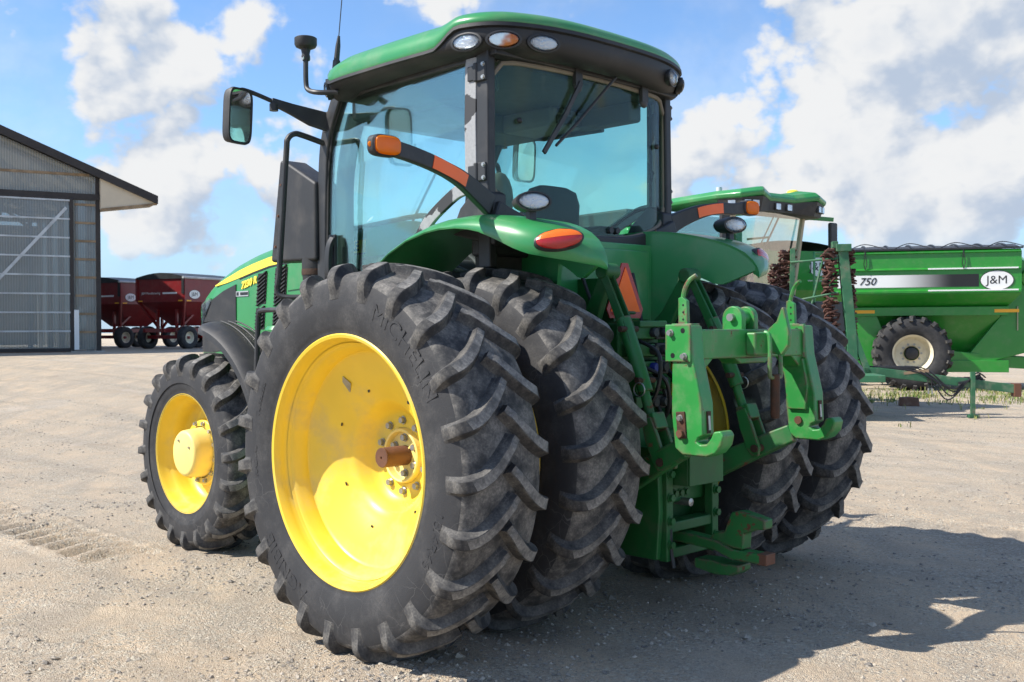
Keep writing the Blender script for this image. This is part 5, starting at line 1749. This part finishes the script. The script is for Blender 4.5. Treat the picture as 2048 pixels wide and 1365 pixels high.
# ---------------------------------------------------------------- red gravity wagons
def wheel_simple(parent, c, R, w, rimr, rimmat, axis='y', sg=1, lugs=0, name='wheel'):
    wh = empty(name, c, 0, parent)
    hw = w / 2
    MB().lathe([(-hw * 0.8, rimr), (-hw, rimr + 0.06), (-hw, R * 0.86), (-hw * 0.8, R * 0.97), (0, R), (hw * 0.8, R * 0.97), (hw, R * 0.86), (hw, rimr + 0.06), (hw * 0.8, rimr)], 40, axis).build('tyre', 'rubber_side', wh, 40)
    MB().lathe([(sg * hw * 0.78, rimr), (sg * hw * 0.80, rimr * 1.02), (sg * hw * 0.6, rimr * 0.93), (sg * hw * 0.1, rimr * 0.86), (sg * hw * 0.0, rimr * 0.6), (sg * hw * 0.15, rimr * 0.35), (sg * hw * 0.15, 0.001)], 40, axis).build('rim', rimmat, wh, 40)
    MB().lathe([(sg * hw * 0.15, rimr * 0.24), (sg * hw * 0.75, rimr * 0.22), (sg * hw * 0.8, 0.001)], 16, axis).build('hub', 'red_paint' if rimmat == 'cream' and R < 0.7 else 'black', wh)
    return wh


def make_wagon():
    w = empty('grain_wagon')
    L, Wd = 3.5, 2.5
    z0, z1 = 1.98, 2.86
    b_ = MB()
    top = [(0, -Wd / 2), (L, -Wd / 2), (L, Wd / 2), (0, Wd / 2)]
    low = [(1.1, -0.35), (2.4, -0.35), (2.4, 0.5), (1.1, 0.5)]
    b_.loft([[(x, y, z1) for x, y in top], [(x, y, z0) for x, y in top]], cap=False)
    b_.loft([[(x, y, z1) for x, y in [(0.04, -Wd / 2 + 0.04), (L - 0.04, -Wd / 2 + 0.04), (L - 0.04, Wd / 2 - 0.04), (0.04, Wd / 2 - 0.04)]], [(x, y, z0 - 0.02) for x, y in top]], cap=False)
    b_.build('side_panel', 'red_paint', w, 20)
    MB().loft([[(x, y, z0) for x, y in top], [(x, y, 0.95) for x, y in low]]).build('hopper', 'red_paint', w, 20)
    for x in (0, L):
        for y in (-Wd / 2, Wd / 2):
            MB().bb(x - 0.05, x + 0.05, y - 0.05, y + 0.05, z0 - 0.05, z1).build('corner_post', 'red_paint', w)
            MB().bar([(x, y, z0), (x * 0.7 + 0.55, y * 0.5, 0.85)], 0.08, 0.10).build('strut', 'red_paint', w)
    MB().bb(-0.03, L + 0.03, -Wd / 2 - 0.03, -Wd / 2 + 0.03, z0 - 0.09, z0 - 0.01).build('side_rail', 'red_paint', w)
    MB().bb(-0.03, 0.03, -Wd / 2, Wd / 2, z0 - 0.09, z0 - 0.01).build('end_rail', 'red_paint', w)
    for y in (-0.5, 0.5):
        MB().bb(-0.4, L + 0.3, y - 0.06, y + 0.06, 0.68, 0.84).build('frame_rail', 'red_paint', w)
    for x in (0.35, L - 0.35):
        MB().bb(x - 0.08, x + 0.08, -1.0, 1.0, 0.42, 0.56).build('axle', 'red_paint', w)
        MB().bar([(x, -0.5, 0.5), (x, -0.5, 1.6)], 0.1, 0.1).build('strut', 'red_paint', w)
        MB().bar([(x, 0.5, 0.5), (x, 0.5, 1.6)], 0.1, 0.1).build('strut', 'red_paint', w)
        for y, sg_ in ((-1.05, -1), (1.05, 1)):
            wheel_simple(w, (x, y, 0.47), 0.47, 0.30, 0.24, 'cream', 'y', sg_)
    MB().bar([(0.2, -0.7, 0.75), (1.2, -0.7, 1.5)], 0.05, 0.08).build('brace', 'red_paint', w)
    # arched tarp with a roll tube along the side
    rings = []
    for i in range(9):
        q = i / 8
        rings.append([(x, -Wd / 2 + Wd * q, z1 + 0.02 + 0.20 * sin(pi * q) * (1.0 if 0.05 < x < L - 0.05 else 0.85)) for x in (-0.05, 0.8, 1.75, 2.7, L + 0.05)])
    b_ = MB().loft(rings, closed=False)
    b_.build('tarp', 'tarp', w, 50)
    for x in (-0.05, L + 0.05):
        b_ = MB().add([(x, -Wd / 2 + Wd * i / 8, z1 + 0.02 + 0.20 * sin(pi * i / 8) * 0.85) for i in range(9)] + [(x, Wd / 2, z1 - 0.06), (x, -Wd / 2, z1 - 0.06)], [list(range(11))])
        b_.build('tarp_end', 'tarp', w, 0)
    MB().cyl((-0.15, -Wd / 2 - 0.05, z1 - 0.02), (L + 0.1, -Wd / 2 - 0.05, z1 - 0.02), 0.05, 10).build('tarp_roll', 'galv', w)
    MB().bb(-0.08, -0.05, -Wd / 2 - 0.02, -Wd / 2 + 0.10, 2.2, z1 + 0.02).build('tarp_strap', 'tarp', w)
    # marks
    logo(w, (0.55, -Wd / 2 - 0.004, 2.18), (0, -1, 0), 0.30, 0.17, ring=True)
    text('side_lettering', 'J&M Manufacturing', 0.13, 'decal_white', w, (-0.006, 0.52, 2.24), (0, -1, 0), (0, 0, 1), extrude=0.001)
    MB().bb(-0.006, 0.0, -0.85, -0.10, 2.20, 2.27).build('white_stripe', 'decal_white', w)
    for x, y, sx, sy in ((-0.034, 1.05, 0.006, 0.22), (-0.034, -1.05, 0.006, 0.22), (0.2, -Wd / 2 - 0.034, 0.25, 0.006), (L - 0.3, -Wd / 2 - 0.034, 0.25, 0.006)):
        MB().box((x, y, z0 - 0.05), (sx, sy, 0.05)).build('amber_reflector', 'reflector_amber', w)
    return w


wag = make_wagon()
ux = RH * cos(radians(64)) + FH * sin(radians(64))
wr = math.atan2(ux.y, ux.x)
spots = [(-11.96, 39.0, 'red gravity grain wagon with dark tarp, just beyond the tractor nose'),
         (-15.4, 42.0, 'red gravity grain wagon half hidden behind the shed corner')]
for i, (s_, d, lab) in enumerate(spots):
    o = wag if i == 0 else dup(wag)
    # the near corner of the bed is at the given spot
    x, y, z = place(s_, d)
    R2 = Matrix.Rotation(wr, 2)
    off = R2 @ Vector((0, -1.25)) * 0.93
    o.location = (x - off.x, y - off.y, ground_z(x, y) - 0.02)
    o.rotation_euler = (0, 0, wr)
    o.scale = (0.93, 0.93, 0.93)
    tag(o, lab, 'wagon', 'red wagons parked beyond the shed')


# ---------------------------------------------------------------- grain carts
def make_cart():
    c = empty('grain_cart')
    # x to the right along the side, y away from the yard, near side wall at y = 0
    L, Wd = 4.3, 3.0
    zt, zs, zl = 3.46, 2.42, 2.08
    up_ = MB().loft([[(0, 0, zt), (L, 0, zt), (L, Wd, zt), (0, Wd, zt)], [(0, 0, zs), (L, 0, zs), (L, Wd, zs), (0, Wd, zs)]]).build('upper_body', 'cart_green', c, 20)
    MB().loft([[(0, 0, zs), (L, 0, zs), (L, Wd, zs), (0, Wd, zs)], [(0.30, 0.42, zl), (L - 0.25, 0.42, zl), (L - 0.25, Wd - 0.42, zl), (0.30, Wd - 0.42, zl)]]).build('sloped_side', 'cart_green', c, 20)
    MB().loft([[(0.35, 0.45, zl), (L - 0.30, 0.45, zl), (L - 0.30, Wd - 0.45, zl), (0.35, Wd - 0.45, zl)], [(1.0, 1.1, 0.55), (3.45, 1.1, 0.55), (3.45, 1.9, 0.55), (1.0, 1.9, 0.55)]]).build('hopper', 'cart_green', c, 20)
    for y in (0.30, Wd - 0.36):
        MB().bb(0.26, L - 0.22, y, y + 0.16, zl - 0.20, zl + 0.02).build('frame_beam', 'cart_green', c, bevel=0.01)
        s0 = 1 if y < 1 else -1
        for x in (0.45, L - 0.55):
            MB().bb(x, x + 0.55, y - 0.006 * s0, y + 0.004 * s0 if s0 > 0 else y + 0.17, zl - 0.13, zl - 0.05).build('amber_reflector', 'reflector_amber', c)
    # folded ridges along the side
    for yy, sg_ in ((0, -1), (Wd, 1)):
        for z, hgt in ((zt - 0.44, 0.05), (zt - 0.98, 0.05), (zt - 0.02, 0.07), (zs + 0.03, 0.06)):
            MB().prism([(yy, z + hgt), (yy + sg_ * 0.045, z + hgt * 0.4), (yy + sg_ * 0.045, z), (yy, z - 0.02)], 'x', 0.02, L - 0.02).build('side_ridge', 'cart_green', c)
        MB().bb(2.2, L - 0.08, yy + sg_ * 0.001, yy + sg_ * 0.047, zt - 0.435, zt - 0.40).build('white_line', 'decal_white', c)
        MB().bb(2.2, L - 0.08, yy + sg_ * 0.001, yy + sg_ * 0.047, zt - 0.975, zt - 0.94).build('white_line', 'decal_white', c)
    o_ = MB().bb(-1.95, 1.30, -0.004, 0.0, -0.15, 0.16).build('stripe_print', 'cart_stripe', c)
    o_.location = (2.05, -0.002, zt - 0.72)
    text('model_number', '750', 0.26, 'decal_black', c, (0.80, -0.012, zt - 0.72), (1, 0, 0), (0, 0, 1), extrude=0.002, shear=0.3, bold=0.002)
    logo(c, (3.75, -0.012, zt - 0.72), (0, -1, 0), 0.36, 0.23, ring=True)
    logo(c, (L + 0.006, 1.5 + 0.72, zt - 0.42), (1, 0, 0), 0.25, 0.25, ring=False)
    text('end_lettering', 'www.jm-inc.com', 0.09, 'decal_white', c, (L + 0.008, 1.5 + 0.72, zt - 0.78), (0, 1, 0), (0, 0, 1), extrude=0.001)
    # struts of the funnel, side gussets
    for x0, x1 in ((0.55, 0.35),):
        for y in (0.36, Wd - 0.40):
            MB().prism([(x0, zl - 0.2), (x0 + 0.5 if x0 < 2 else x0 - 0.02, zl - 0.2), (x0 + 1.0 if x0 < 2 else x0 - 0.55, 0.55), (x1 + 0.1 if x0 < 2 else x1 + 0.5, 0.55)], 'y', y, y + 0.03).build('gusset', 'cart_green', c)
    MB().bb(0.45, L - 0.2, 0.42, 0.62, 0.45, 0.75).build('chassis_beam', 'cart_green', c, bevel=0.01)
    MB().bb(0.45, L - 0.2, Wd - 0.62, Wd - 0.42, 0.45, 0.75).build('chassis_beam', 'cart_green', c, bevel=0.01)
    MB().bar([(2.6, 0.55, 0.86), (4.2, 0.75, 0.70), (6.6, 1.4, 0.55)], 0.22, 0.30).build('tongue', 'cart_green', c, bevel=0.02)
    MB().bar([(2.6, Wd - 0.55, 0.86), (4.2, Wd - 0.75, 0.70), (6.6, 1.6, 0.55)], 0.22, 0.30).build('tongue', 'cart_green', c, bevel=0.02)
    MB().bb(1.75, 1.95, 0.45, Wd - 0.45, 0.80, 1.0).build('axle', 'cart_green', c)
    # rolled tarp and its bows
    MB().bb(-0.03, L + 0.03, -0.05, 0.02, zt + 0.055, zt + 0.10).build('tarp_rail', 'tarp', c)
    b_ = MB()
    rings = []
    for i in range(9):
        q = i / 8
        rings.append([(x, 0.02 + (Wd - 0.04) * q, zt + 0.07 + 0.20 * sin(pi * q) * (1 - 0.12 * (k_ % 2))) for k_, x in enumerate((0.0, 0.55, 1.1, 1.65, 2.2, 2.75, 3.3, 3.85, L))])
    MB().loft(rings, closed=False).build('tarp', 'tarp', c, 60)
    for k_ in range(8):
        x = 0.25 + 0.54 * k_
        MB().tube([(x, 0.0 + Wd * i / 10, zt + 0.09 + 0.19 * sin(pi * i / 10)) for i in range(11)], 0.02, 6).build('tarp_bow', 'tarp', c)
    for k_ in range(4):
        x = 0.35 + 1.05 * k_
        MB().tube(spline([(x, -0.02, zt + 0.08), (x + 0.4, 0.15, zt + 0.24), (x + 0.9, -0.02, zt + 0.09)], 6), 0.012, 6).build('tarp_cord', 'hose', c)
    for x in (0.75, 3.0):
        for dx in (-0.03, 0.04):
            MB().tube([(x, -0.05, zt + 0.05), (x + dx, -0.06, zt - 0.28), (x, -0.06, zt - 0.42)], 0.010, 5).build('tarp_tie', 'hose', c)
    MB().prism([(L, 3.30), (L + 0.75, 3.05), (L + 0.75, 1.1), (L - 0.9, 0.62), (L - 1.2, 0.75), (L - 0.28, 1.98)], 'y', 0.55, Wd - 0.55).build('front_panel', 'cart_green', c, bevel=0.02)
    # unloading auger folded along the front end
    MB().tube([(L + 0.32, 0.4, 2.8), (L + 0.32, Wd + 0.3, 3.5)], 0.24, 18).build('auger', 'cart_green', c)
    MB().bb(L, L + 0.02, 0.5, 0.95, 1.5, 2.1).build('warning_plate', 'beige_panel', c)
    # big lugged wheels
    for y, sg_ in ((0.28, -1), (Wd - 0.28, 1)):
        wh = empty('cart_wheel', (1.85, y, 0.93), 0, c)
        MB().lathe([(-0.30, 0.47), (-0.36, 0.55), (-0.37, 0.76), (-0.32, 0.86), (0, 0.885), (0.32, 0.86), (0.37, 0.76), (0.36, 0.55), (0.30, 0.47)], 56).build('tyre', 'rubber_side', wh, 40)
        MB().lathe([(sg_ * a, r) for a, r in [(0.30, 0.47), (0.33, 0.475), (0.31, 0.45), (0.20, 0.42), (0.02, 0.40), (-0.02, 0.36), (-0.02, 0.20), (0.06, 0.18)]], 48).build('rim', 'cream', wh, 40)
        MB().lathe([(sg_ * a, r) for a, r in [(-0.02, 0.16), (0.13, 0.15), (0.15, 0.10), (0.15, 0.001)]], 24).build('hub', 'black', wh)
        for i in range(10):
            q = 2 * pi * i / 10
            MB().bolt((0.235 * cos(q), sg_ * -0.02, 0.235 * sin(q)), (0, sg_, 0), 0.022, 0.04).build('bolt', 'steel', wh)
        me0 = None
        for side_ in (-1, 1):
            bl = MB().bar([(-0.86 * cos(0.10), side_ * 0.02, 0.86 * sin(0.10)), (-0.89 * cos(0.02), side_ * 0.18, 0.89 * sin(0.02)), (-0.875 * cos(-0.05), side_ * 0.34, 0.875 * sin(-0.05)), (-0.80 * cos(-0.06), side_ * 0.375, 0.80 * sin(-0.06))], 0.085, [0.09, 0.13, 0.13, 0.08], side=(0, 0, 1)).mesh('tread_lug', 30)
            bl.materials.append(MATS['rubber_lug'])
            for i in range(20):
                lg = put('tread_lug', bl, None, wh)
                lg.rotation_euler = (0, 2 * pi * (i + (0.5 if side_ > 0 else 0)) / 20, 0)
    return c


cart = make_cart()
x, y, z = place(8.2, 27.2)
cart.location = (x, y, 0)
cart.scale = (1.03, 1.03, 1.0)
cart.rotation_euler = (0, 0, math.atan2(RH.y, RH.x) - radians(14))
tag(cart, 'bright green grain cart with 750 on its side and a cream wheel', 'grain cart', 'grain carts in the yard')
cart2 = dup(cart)
ax = -FH
ang = math.atan2(ax.y, ax.x) + radians(14)
x, y, z = place(8.35, 31.6)
off = Matrix.Rotation(ang, 2) @ Vector((4.3, 1.5))
off *= 1.12
cart2.scale = (1.12, 1.12, 1.12)
cart2.location = (x - off.x, y - off.y, 0)
cart2.rotation_euler = (0, 0, ang)
for ch in list(cart2.children):
    if ch.name.split('.')[0] in ('auger', 'front_panel'):
        bpy.data.objects.remove(ch)
tag(cart2, 'green grain cart seen end on in shade, round white badge, behind rusty chains', 'grain cart', 'grain carts in the yard')

# ---------------------------------------------------------------- combine harvester
comb = empty('combine_harvester')
tag(comb, 'green combine harvester with tall glass cab and row of roof lamps', 'combine')
fx = RH * sin(radians(38)) - FH * cos(radians(38))
x, y, z = place(4.78, 20.3)
comb.location = (x, y, 0)
comb.scale = (1.04, 1.04, 1.04)
comb.rotation_euler = (0, 0, math.atan2(fx.y, fx.x))
CW = 0.98
# cab glass box: front at x=0, leaning forward towards the top
for y0, y1, nm in ((-CW, CW, 'windscreen'),):
    MB().loft([[(-0.16, y0, 1.75), (-0.02, y0 * 0.45, 1.75), (-0.02, y1 * 0.45, 1.75), (-0.16, y1, 1.75)], [(0.16, y0, 3.68), (0.34, y0 * 0.45, 3.68), (0.34, y1 * 0.45, 3.68), (0.16, y1, 3.68)]], closed=False).build('windscreen', 'glass_combine', comb, 60)
for sg in (1, -1):
    MB().prism([(-1.55, 1.8), (-1.55, 3.68), (0.16, 3.68), (-0.16, 1.8)], 'y', sg * CW, sg * (CW - 0.01)).build('side_window', 'glass_combine', comb, 0)
    MB().bar([(-0.16, sg * CW, 1.7), (0.16, sg * CW, 3.70)], 0.07, 0.09).build('cab_pillar', 'beige_panel', comb, bevel=0.01)
    MB().bar([(-1.5, sg * CW, 1.7), (-1.5, sg * CW, 3.70)], 0.08, 0.14).build('cab_pillar', 'green', comb, bevel=0.01)
    MB().bb(-1.6, -0.1, sg * CW - 0.05, sg * CW + 0.03, 1.45, 1.85).build('cab_side', 'green', comb, bevel=0.02)
MB().bb(-1.7, -0.05, -CW, CW, 1.35, 1.75).build('cab_floor', 'black', comb, bevel=0.03)
MB().bb(-1.0, -0.6, -0.3, 0.3, 1.75, 2.9).build('operator_seat', 'seat_cloth', comb, bevel=0.08)
MB().bb(-1.2, -0.4, -0.75, -0.45, 1.75, 2.5).build('side_console', 'beige_panel', comb, bevel=0.04)
MB().tube([(-0.35 + 0.2 * cos(2 * pi * i / 20), 0.2 * sin(2 * pi * i / 20), 2.55 + 0.08 * cos(2 * pi * i / 20)) for i in range(20)], 0.02, 6, closed=True).build('steering_wheel', 'black', comb)
MB().bar([(-0.15, 0, 1.75), (-0.32, 0, 2.55)], 0.1, 0.1).build('steering_column', 'black', comb)
# roof with sculpted front visor
rings = []
for ins, z in ((0.10, 3.76), (0.0, 3.78), (-0.02, 3.86), (0.05, 3.93), (0.30, 3.97)):
    pts = [(-1.75, -1.1), (-1.75, 1.1), (0.05, 1.32), (0.50, 1.20), (0.66, 0.78), (0.46, 0.34), (0.46, -0.34), (0.66, -0.78), (0.50, -1.20), (0.05, -1.32)]
    rings.append([(px_ + (ins if px_ < -1 else -ins), py_ * (1 - ins / 1.2), z + (0.06 if px_ > 0.6 else 0.0)) for px_, py_ in pts])
MB().loft(rings).build('cab_roof', 'green', comb, 20, bevel=0.03)
MB().loft([[(0.02, -1.24, 3.56), (0.44, -1.12, 3.56), (0.56, -0.76, 3.56), (0.42, -0.34, 3.60), (0.42, 0.34, 3.60), (0.56, 0.76, 3.56), (0.44, 1.12, 3.56), (0.02, 1.24, 3.56)], [(0.06, -1.30, 3.78), (0.49, -1.17, 3.78), (0.64, -0.77, 3.82), (0.45, -0.34, 3.80), (0.45, 0.34, 3.80), (0.64, 0.77, 3.82), (0.49, 1.17, 3.78), (0.06, 1.30, 3.78)]]).build('roof_visor', 'black', comb, 20)
for (x_, y_, ang) in ((0.44, 0.18, 0), (0.44, -0.14, 0), (0.565, -0.90, 20), (0.515, -1.06, 20), (0.565, 0.90, -20), (0.515, 1.06, -20), (0.30, 1.20, -60), (0.30, -1.20, 60)):
    o_ = MB().box((0, 0, 0), (0.05, 0.15, 0.125)).build('roof_lamp', 'black', comb, bevel=0.01)
    o_.location = (x_, y_, 3.69)
    o_.rotation_euler = (0, 0, -radians(ang))
    MB().bb(0.026, 0.034, -0.062, 0.062, -0.052, 0.052).build('lamp_glass', 'reflector', o_)
MB().lathe([(3.98, 0.12), (4.06, 0.11), (4.085, 0.08), (4.09, 0.001)], 16, 'z', (0.1, 0.75, 0)).build('roof_beacon', 'decal_yellow', comb)
MB().lathe([(4.03, 0.06), (4.12, 0.055), (4.125, 0.001)], 12, 'z', (-0.6, -0.5, 0)).build('roof_vent', 'galv', comb)
for sg in (1, -1):
    MB().bar([(0.12, sg * 1.1, 3.60), (0.42, sg * 1.55, 3.56)], 0.06, 0.08).build('mirror_arm', 'green', comb, bevel=0.01)
    MB().bb(0.38, 0.46, sg * 1.42, sg * 1.64, 2.75, 3.50).build('mirror_head', 'black', comb, bevel=0.03)
MB().tube([(0.20, 0.25, 3.60), (0.02, -0.25, 2.6), (-0.02, -0.45, 2.2)], 0.018, 6).build('wiper', 'black', comb)
MB().tube([(0.20, 0.10, 3.60), (0.0, -0.38, 2.6)], 0.012, 6).build('wiper', 'black', comb)
# body behind the cab, side shields and grain tank
MB().prism([(-1.75, 1.0), (-1.75, 2.6), (-1.9, 3.45), (-4.6, 3.55), (-7.0, 3.0), (-7.4, 2.2), (-7.0, 1.2), (-3.0, 0.9)], 'y', -1.55, 1.55).build('body', 'green', comb, bevel=0.08)
for sg in (1, -1):
    MB().prism([(-2.0, 1.3), (-2.0, 2.9), (-4.3, 3.1), (-6.6, 2.7), (-6.8, 1.6), (-4.0, 1.3)], 'y', sg * 1.552, sg * 1.62).build('side_shield', 'green', comb, bevel=0.05)
    MB().bb(-1.9, -1.7, sg * 1.1, sg * 1.5, 2.9, 3.7).build('intake_cover', 'green', comb, bevel=0.05)
    wheel_simple(comb, (-1.3, sg * 1.75, 0.98), 0.98, 0.7, 0.5, 'yellow', 'y', sg, name='drive_wheel')
    wheel_simple(comb, (-5.6, sg * 1.5, 0.68), 0.68, 0.5, 0.34, 'yellow', 'y', sg, name='steer_wheel')
MB().bb(-0.7, 1.4, -0.75, 0.75, 0.5, 1.4).build('feeder_house', 'green', comb, bevel=0.05)
MB().bb(-4.6, -2.0, -1.5, 1.5, 3.4, 3.8).build('grain_tank', 'black', comb, bevel=0.05)
for i in range(3):
    MB().bar([(-1.35, 1.2, 3.3 - 0.25 * i), (-0.8, 1.2, 3.3 - 0.25 * i)], 0.03, 0.04).build('side_rail', 'green', comb)
# platform with hand rails and tool box at the cab side
MB().bb(-0.5, 0.3, 1.15, 2.3, 1.35, 2.02).build('platform_box', 'black', comb, bevel=0.04)
for k_ in range(2):
    y_ = 1.15 + 0.55 * k_
    MB().tube(spline([(0.28, y_, 2.0), (0.28, y_, 2.85), (0.26, y_ + 0.05, 2.92), (0.26, y_ + 0.40, 2.92), (0.28, y_ + 0.45, 2.85), (0.28, y_ + 0.45, 2.0)], 4), 0.022, 6).build('guard_rail', 'green', comb)
MB().tube([(0.28, 1.15, 2.45), (0.28, 2.15, 2.45)], 0.018, 6).build('guard_rail', 'green', comb)

# ---------------------------------------------------------------- chain harrow, folded upright
har = empty('chain_harrow')
tag(har, 'faded green folded harrow with rusty chain rolls and a long tongue', 'harrow')
x, y, z = place(5.95, 18.8)
har.location = (x, y, 0)
har.rotation_euler = (0, 0, math.atan2(RH.y, RH.x) - radians(7))
MB().bar([(-0.12, 0, 2.98), (0.02, 0, 1.55), (0.06, 0, 0.75)], 0.16, 0.17).build('tower_post', 'harrow_green', har, bevel=0.01)
MB().bar([(0.0, -0.02, 1.62), (0.34, -0.02, 0.72)], 0.10, 0.11).build('tower_brace', 'harrow_green', har, bevel=0.01)
b = MB().bb(-0.24, 0.02, -0.12, 0.12, 2.92, 3.05)
b.bb(-0.30, -0.20, -0.08, 0.08, 2.98, 3.10)
b.build('tower_head', 'harrow_green', har, bevel=0.01)
b = MB().bar([(-0.6, 0, 0.80), (0.5, 0, 0.80), (2.82, 0, 0.50)], 0.14, 0.15)
tong = b.build('tongue', 'harrow_green', har, bevel=0.008)
MB().bb(2.74, 2.86, -0.09, 0.09, 0.37, 0.60).build('tongue_hitch', 'rust_steel', har, bevel=0.006)
MB().bb(-0.7, 0.4, -1.0, 1.0, 0.66, 0.78).build('base_frame', 'harrow_green', har, bevel=0.01)
MB().box((1.12, 0.0, 0.80), (0.42, 0.15, 0.05), Matrix.Rotation(radians(-6), 3, 'Y')).build('plank', 'wood', har)
b = MB().bb(2.02, 2.09, -0.12, -0.05, 0.06, 0.80)
b.bb(1.98, 2.13, -0.17, 0.0, 0.01, 0.06)
b.build('jack_stand', 'harrow_green', har)
random.seed(11)
for k_ in range(5):
    x0 = 0.3 + 0.16 * k_
    MB().tube(spline([(x0, 0.02, 0.90), (0.9 + 0.1 * k_, -0.05, 0.84), (1.3 + 0.09 * k_, -0.10 - 0.01 * k_, 0.72 - 0.05 * k_), (1.62 + 0.06 * k_, -0.12, 0.32 + 0.07 * k_), (1.95 - 0.03 * k_, -0.10, 0.62), (2.15 + 0.03 * k_, -0.02, 0.78 - 0.03 * k_), (2.3 - 0.12 * k_, 0.02, 0.70)], 7), 0.013, 7).build('hydraulic_hose', 'hose', har)
for xx in (1.30, 1.36):
    MB().tube([(xx, -0.10, 0.68), (xx + 0.01, -0.11, 0.52)], 0.010, 6).build('hydraulic_hose', 'hose', har)
    MB().tube([(xx + 0.01, -0.11, 0.52), (xx + 0.012, -0.11, 0.42)], 0.015, 8).build('coupler', 'steel', har)


def chain_roll(xc, yc, z0, z1, r, seed, lean=0.0):
    random.seed(seed)
    b_ = MB()
    z = z1
    while z > z0:
        for k_ in range(3):
            q = random.random() * 2 * pi
            c_ = Vector((xc + lean * (z - z0) + r * 0.55 * cos(q), yc + r * 0.55 * sin(q), z + random.uniform(-0.02, 0.02)))
            rot = Matrix.Rotation(random.random() * 6, 3, 'Z') @ Matrix.Rotation(random.uniform(-0.9, 0.9), 3, 'X')
            n = 8
            ro, ri = r * 0.62, r * 0.33
            ring = []
            for rad, h in ((ri, -0.012), (ro, -0.012), (ro, 0.012), (ri, 0.012)):
                ring.append([c_ + rot @ Vector((rad * (1.18 if i % 2 else 0.9) * cos(2 * pi * i / n), rad * (1.18 if i % 2 else 0.9) * sin(2 * pi * i / n), h)) for i in range(n)])
            ring.append(ring[0])
            b_.loft(ring, cap=False)
        z -= 0.055
    o_ = b_.build('chain_roll', 'chain_rust', har, 0)
    o_['kind'] = 'stuff'
    return o_


chain_roll(-0.30, 0.02, 1.45, 2.92, 0.13, 5, -0.03)
chain_roll(0.06, 0.12, 0.95, 2.92, 0.11, 6, -0.03)
chain_roll(-1.10, 0.3, 1.4, 2.95, 0.14, 7, 0.05)
chain_roll(-1.30, 0.35, 1.2, 2.7, 0.12, 8, 0.05)
b = MB().bar([(-1.0, 0.15, 0.7), (-0.95, 0.15, 3.0)], 0.08, 0.08)
b.build('wing_post', 'harrow_green', har)
for za, zb in ((2.75, 2.80), (2.05, 2.20), (1.2, 1.25)):
    MB().tube([(-1.0, 0.1, za), (-0.2, -0.05, zb)], 0.022, 6).build('wing_rail', 'harrow_green', har)
MB().tube([(-0.85, 0.1, 1.1), (-0.45, 0.0, 2.8)], 0.022, 6).build('wing_rail', 'harrow_green', har)

# ---------------------------------------------------------------- odds and ends on the ground
x, y, z = place(8.0, 21.5)
o = MB().prism([(-0.19, 0.0), (0.19, 0.0), (0.18, 0.17), (0.0, 0.185), (-0.18, 0.165)], 'y', -0.10, 0.10).build('wood_block', 'wood_red', None, bevel=0.012)
o.location = (x, y, 0.0)
o.rotation_euler = (0, 0, YAW + radians(80))
tag(o, 'weathered brown wooden block lying on gravel before the cart', 'wood block')

# weeds under the cart and harrow tongue
vs, fs = [], []
random.seed(21)
for i in range(1900):
    d = random.gauss(24.2, 1.6)
    s_ = random.uniform(5.5, 15.0)
    if random.random() < 0.05:
        d, s_ = random.uniform(16.5, 21), random.uniform(5.6, 10.5)
        if noise.noise(Vector((d * 0.9, s_ * 0.9, 3))) < 0.15:
            continue
    x, y, z = place(s_, d)
    if noise.noise(Vector((x * 0.8, y * 0.8, 2))) < -0.12:
        continue
    h = random.uniform(0.04, 0.20) * (0.6 + 0.5 * noise.noise(Vector((x, y, 7))))
    for k_ in range(3):
        q = random.random() * 6.28
        xx, yy = x + random.gauss(0, 0.05), y + random.gauss(0, 0.05)
        lx, ly = cos(q) * h * 0.5, sin(q) * h * 0.5
        wx, wy = -sin(q) * 0.008, cos(q) * 0.008
        k0 = len(vs)
        vs += [(xx - wx, yy - wy, 0), (xx + wx, yy + wy, 0), (xx + lx * 0.4 + wx, yy + ly * 0.4 + wy, h * 0.7), (xx + lx * 0.4 - wx, yy + ly * 0.4 - wy, h * 0.7), (xx + lx, yy + ly, h)]
        fs += [(k0, k0 + 1, k0 + 2, k0 + 3), (k0 + 3, k0 + 2, k0 + 4)]
me = bpy.data.meshes.new('grass')
me.from_pydata(vs, [], fs)
o = put('grass', me, 'grass')
tag(o, 'thin green and straw weeds growing under the grain cart', None, kind='stuff')
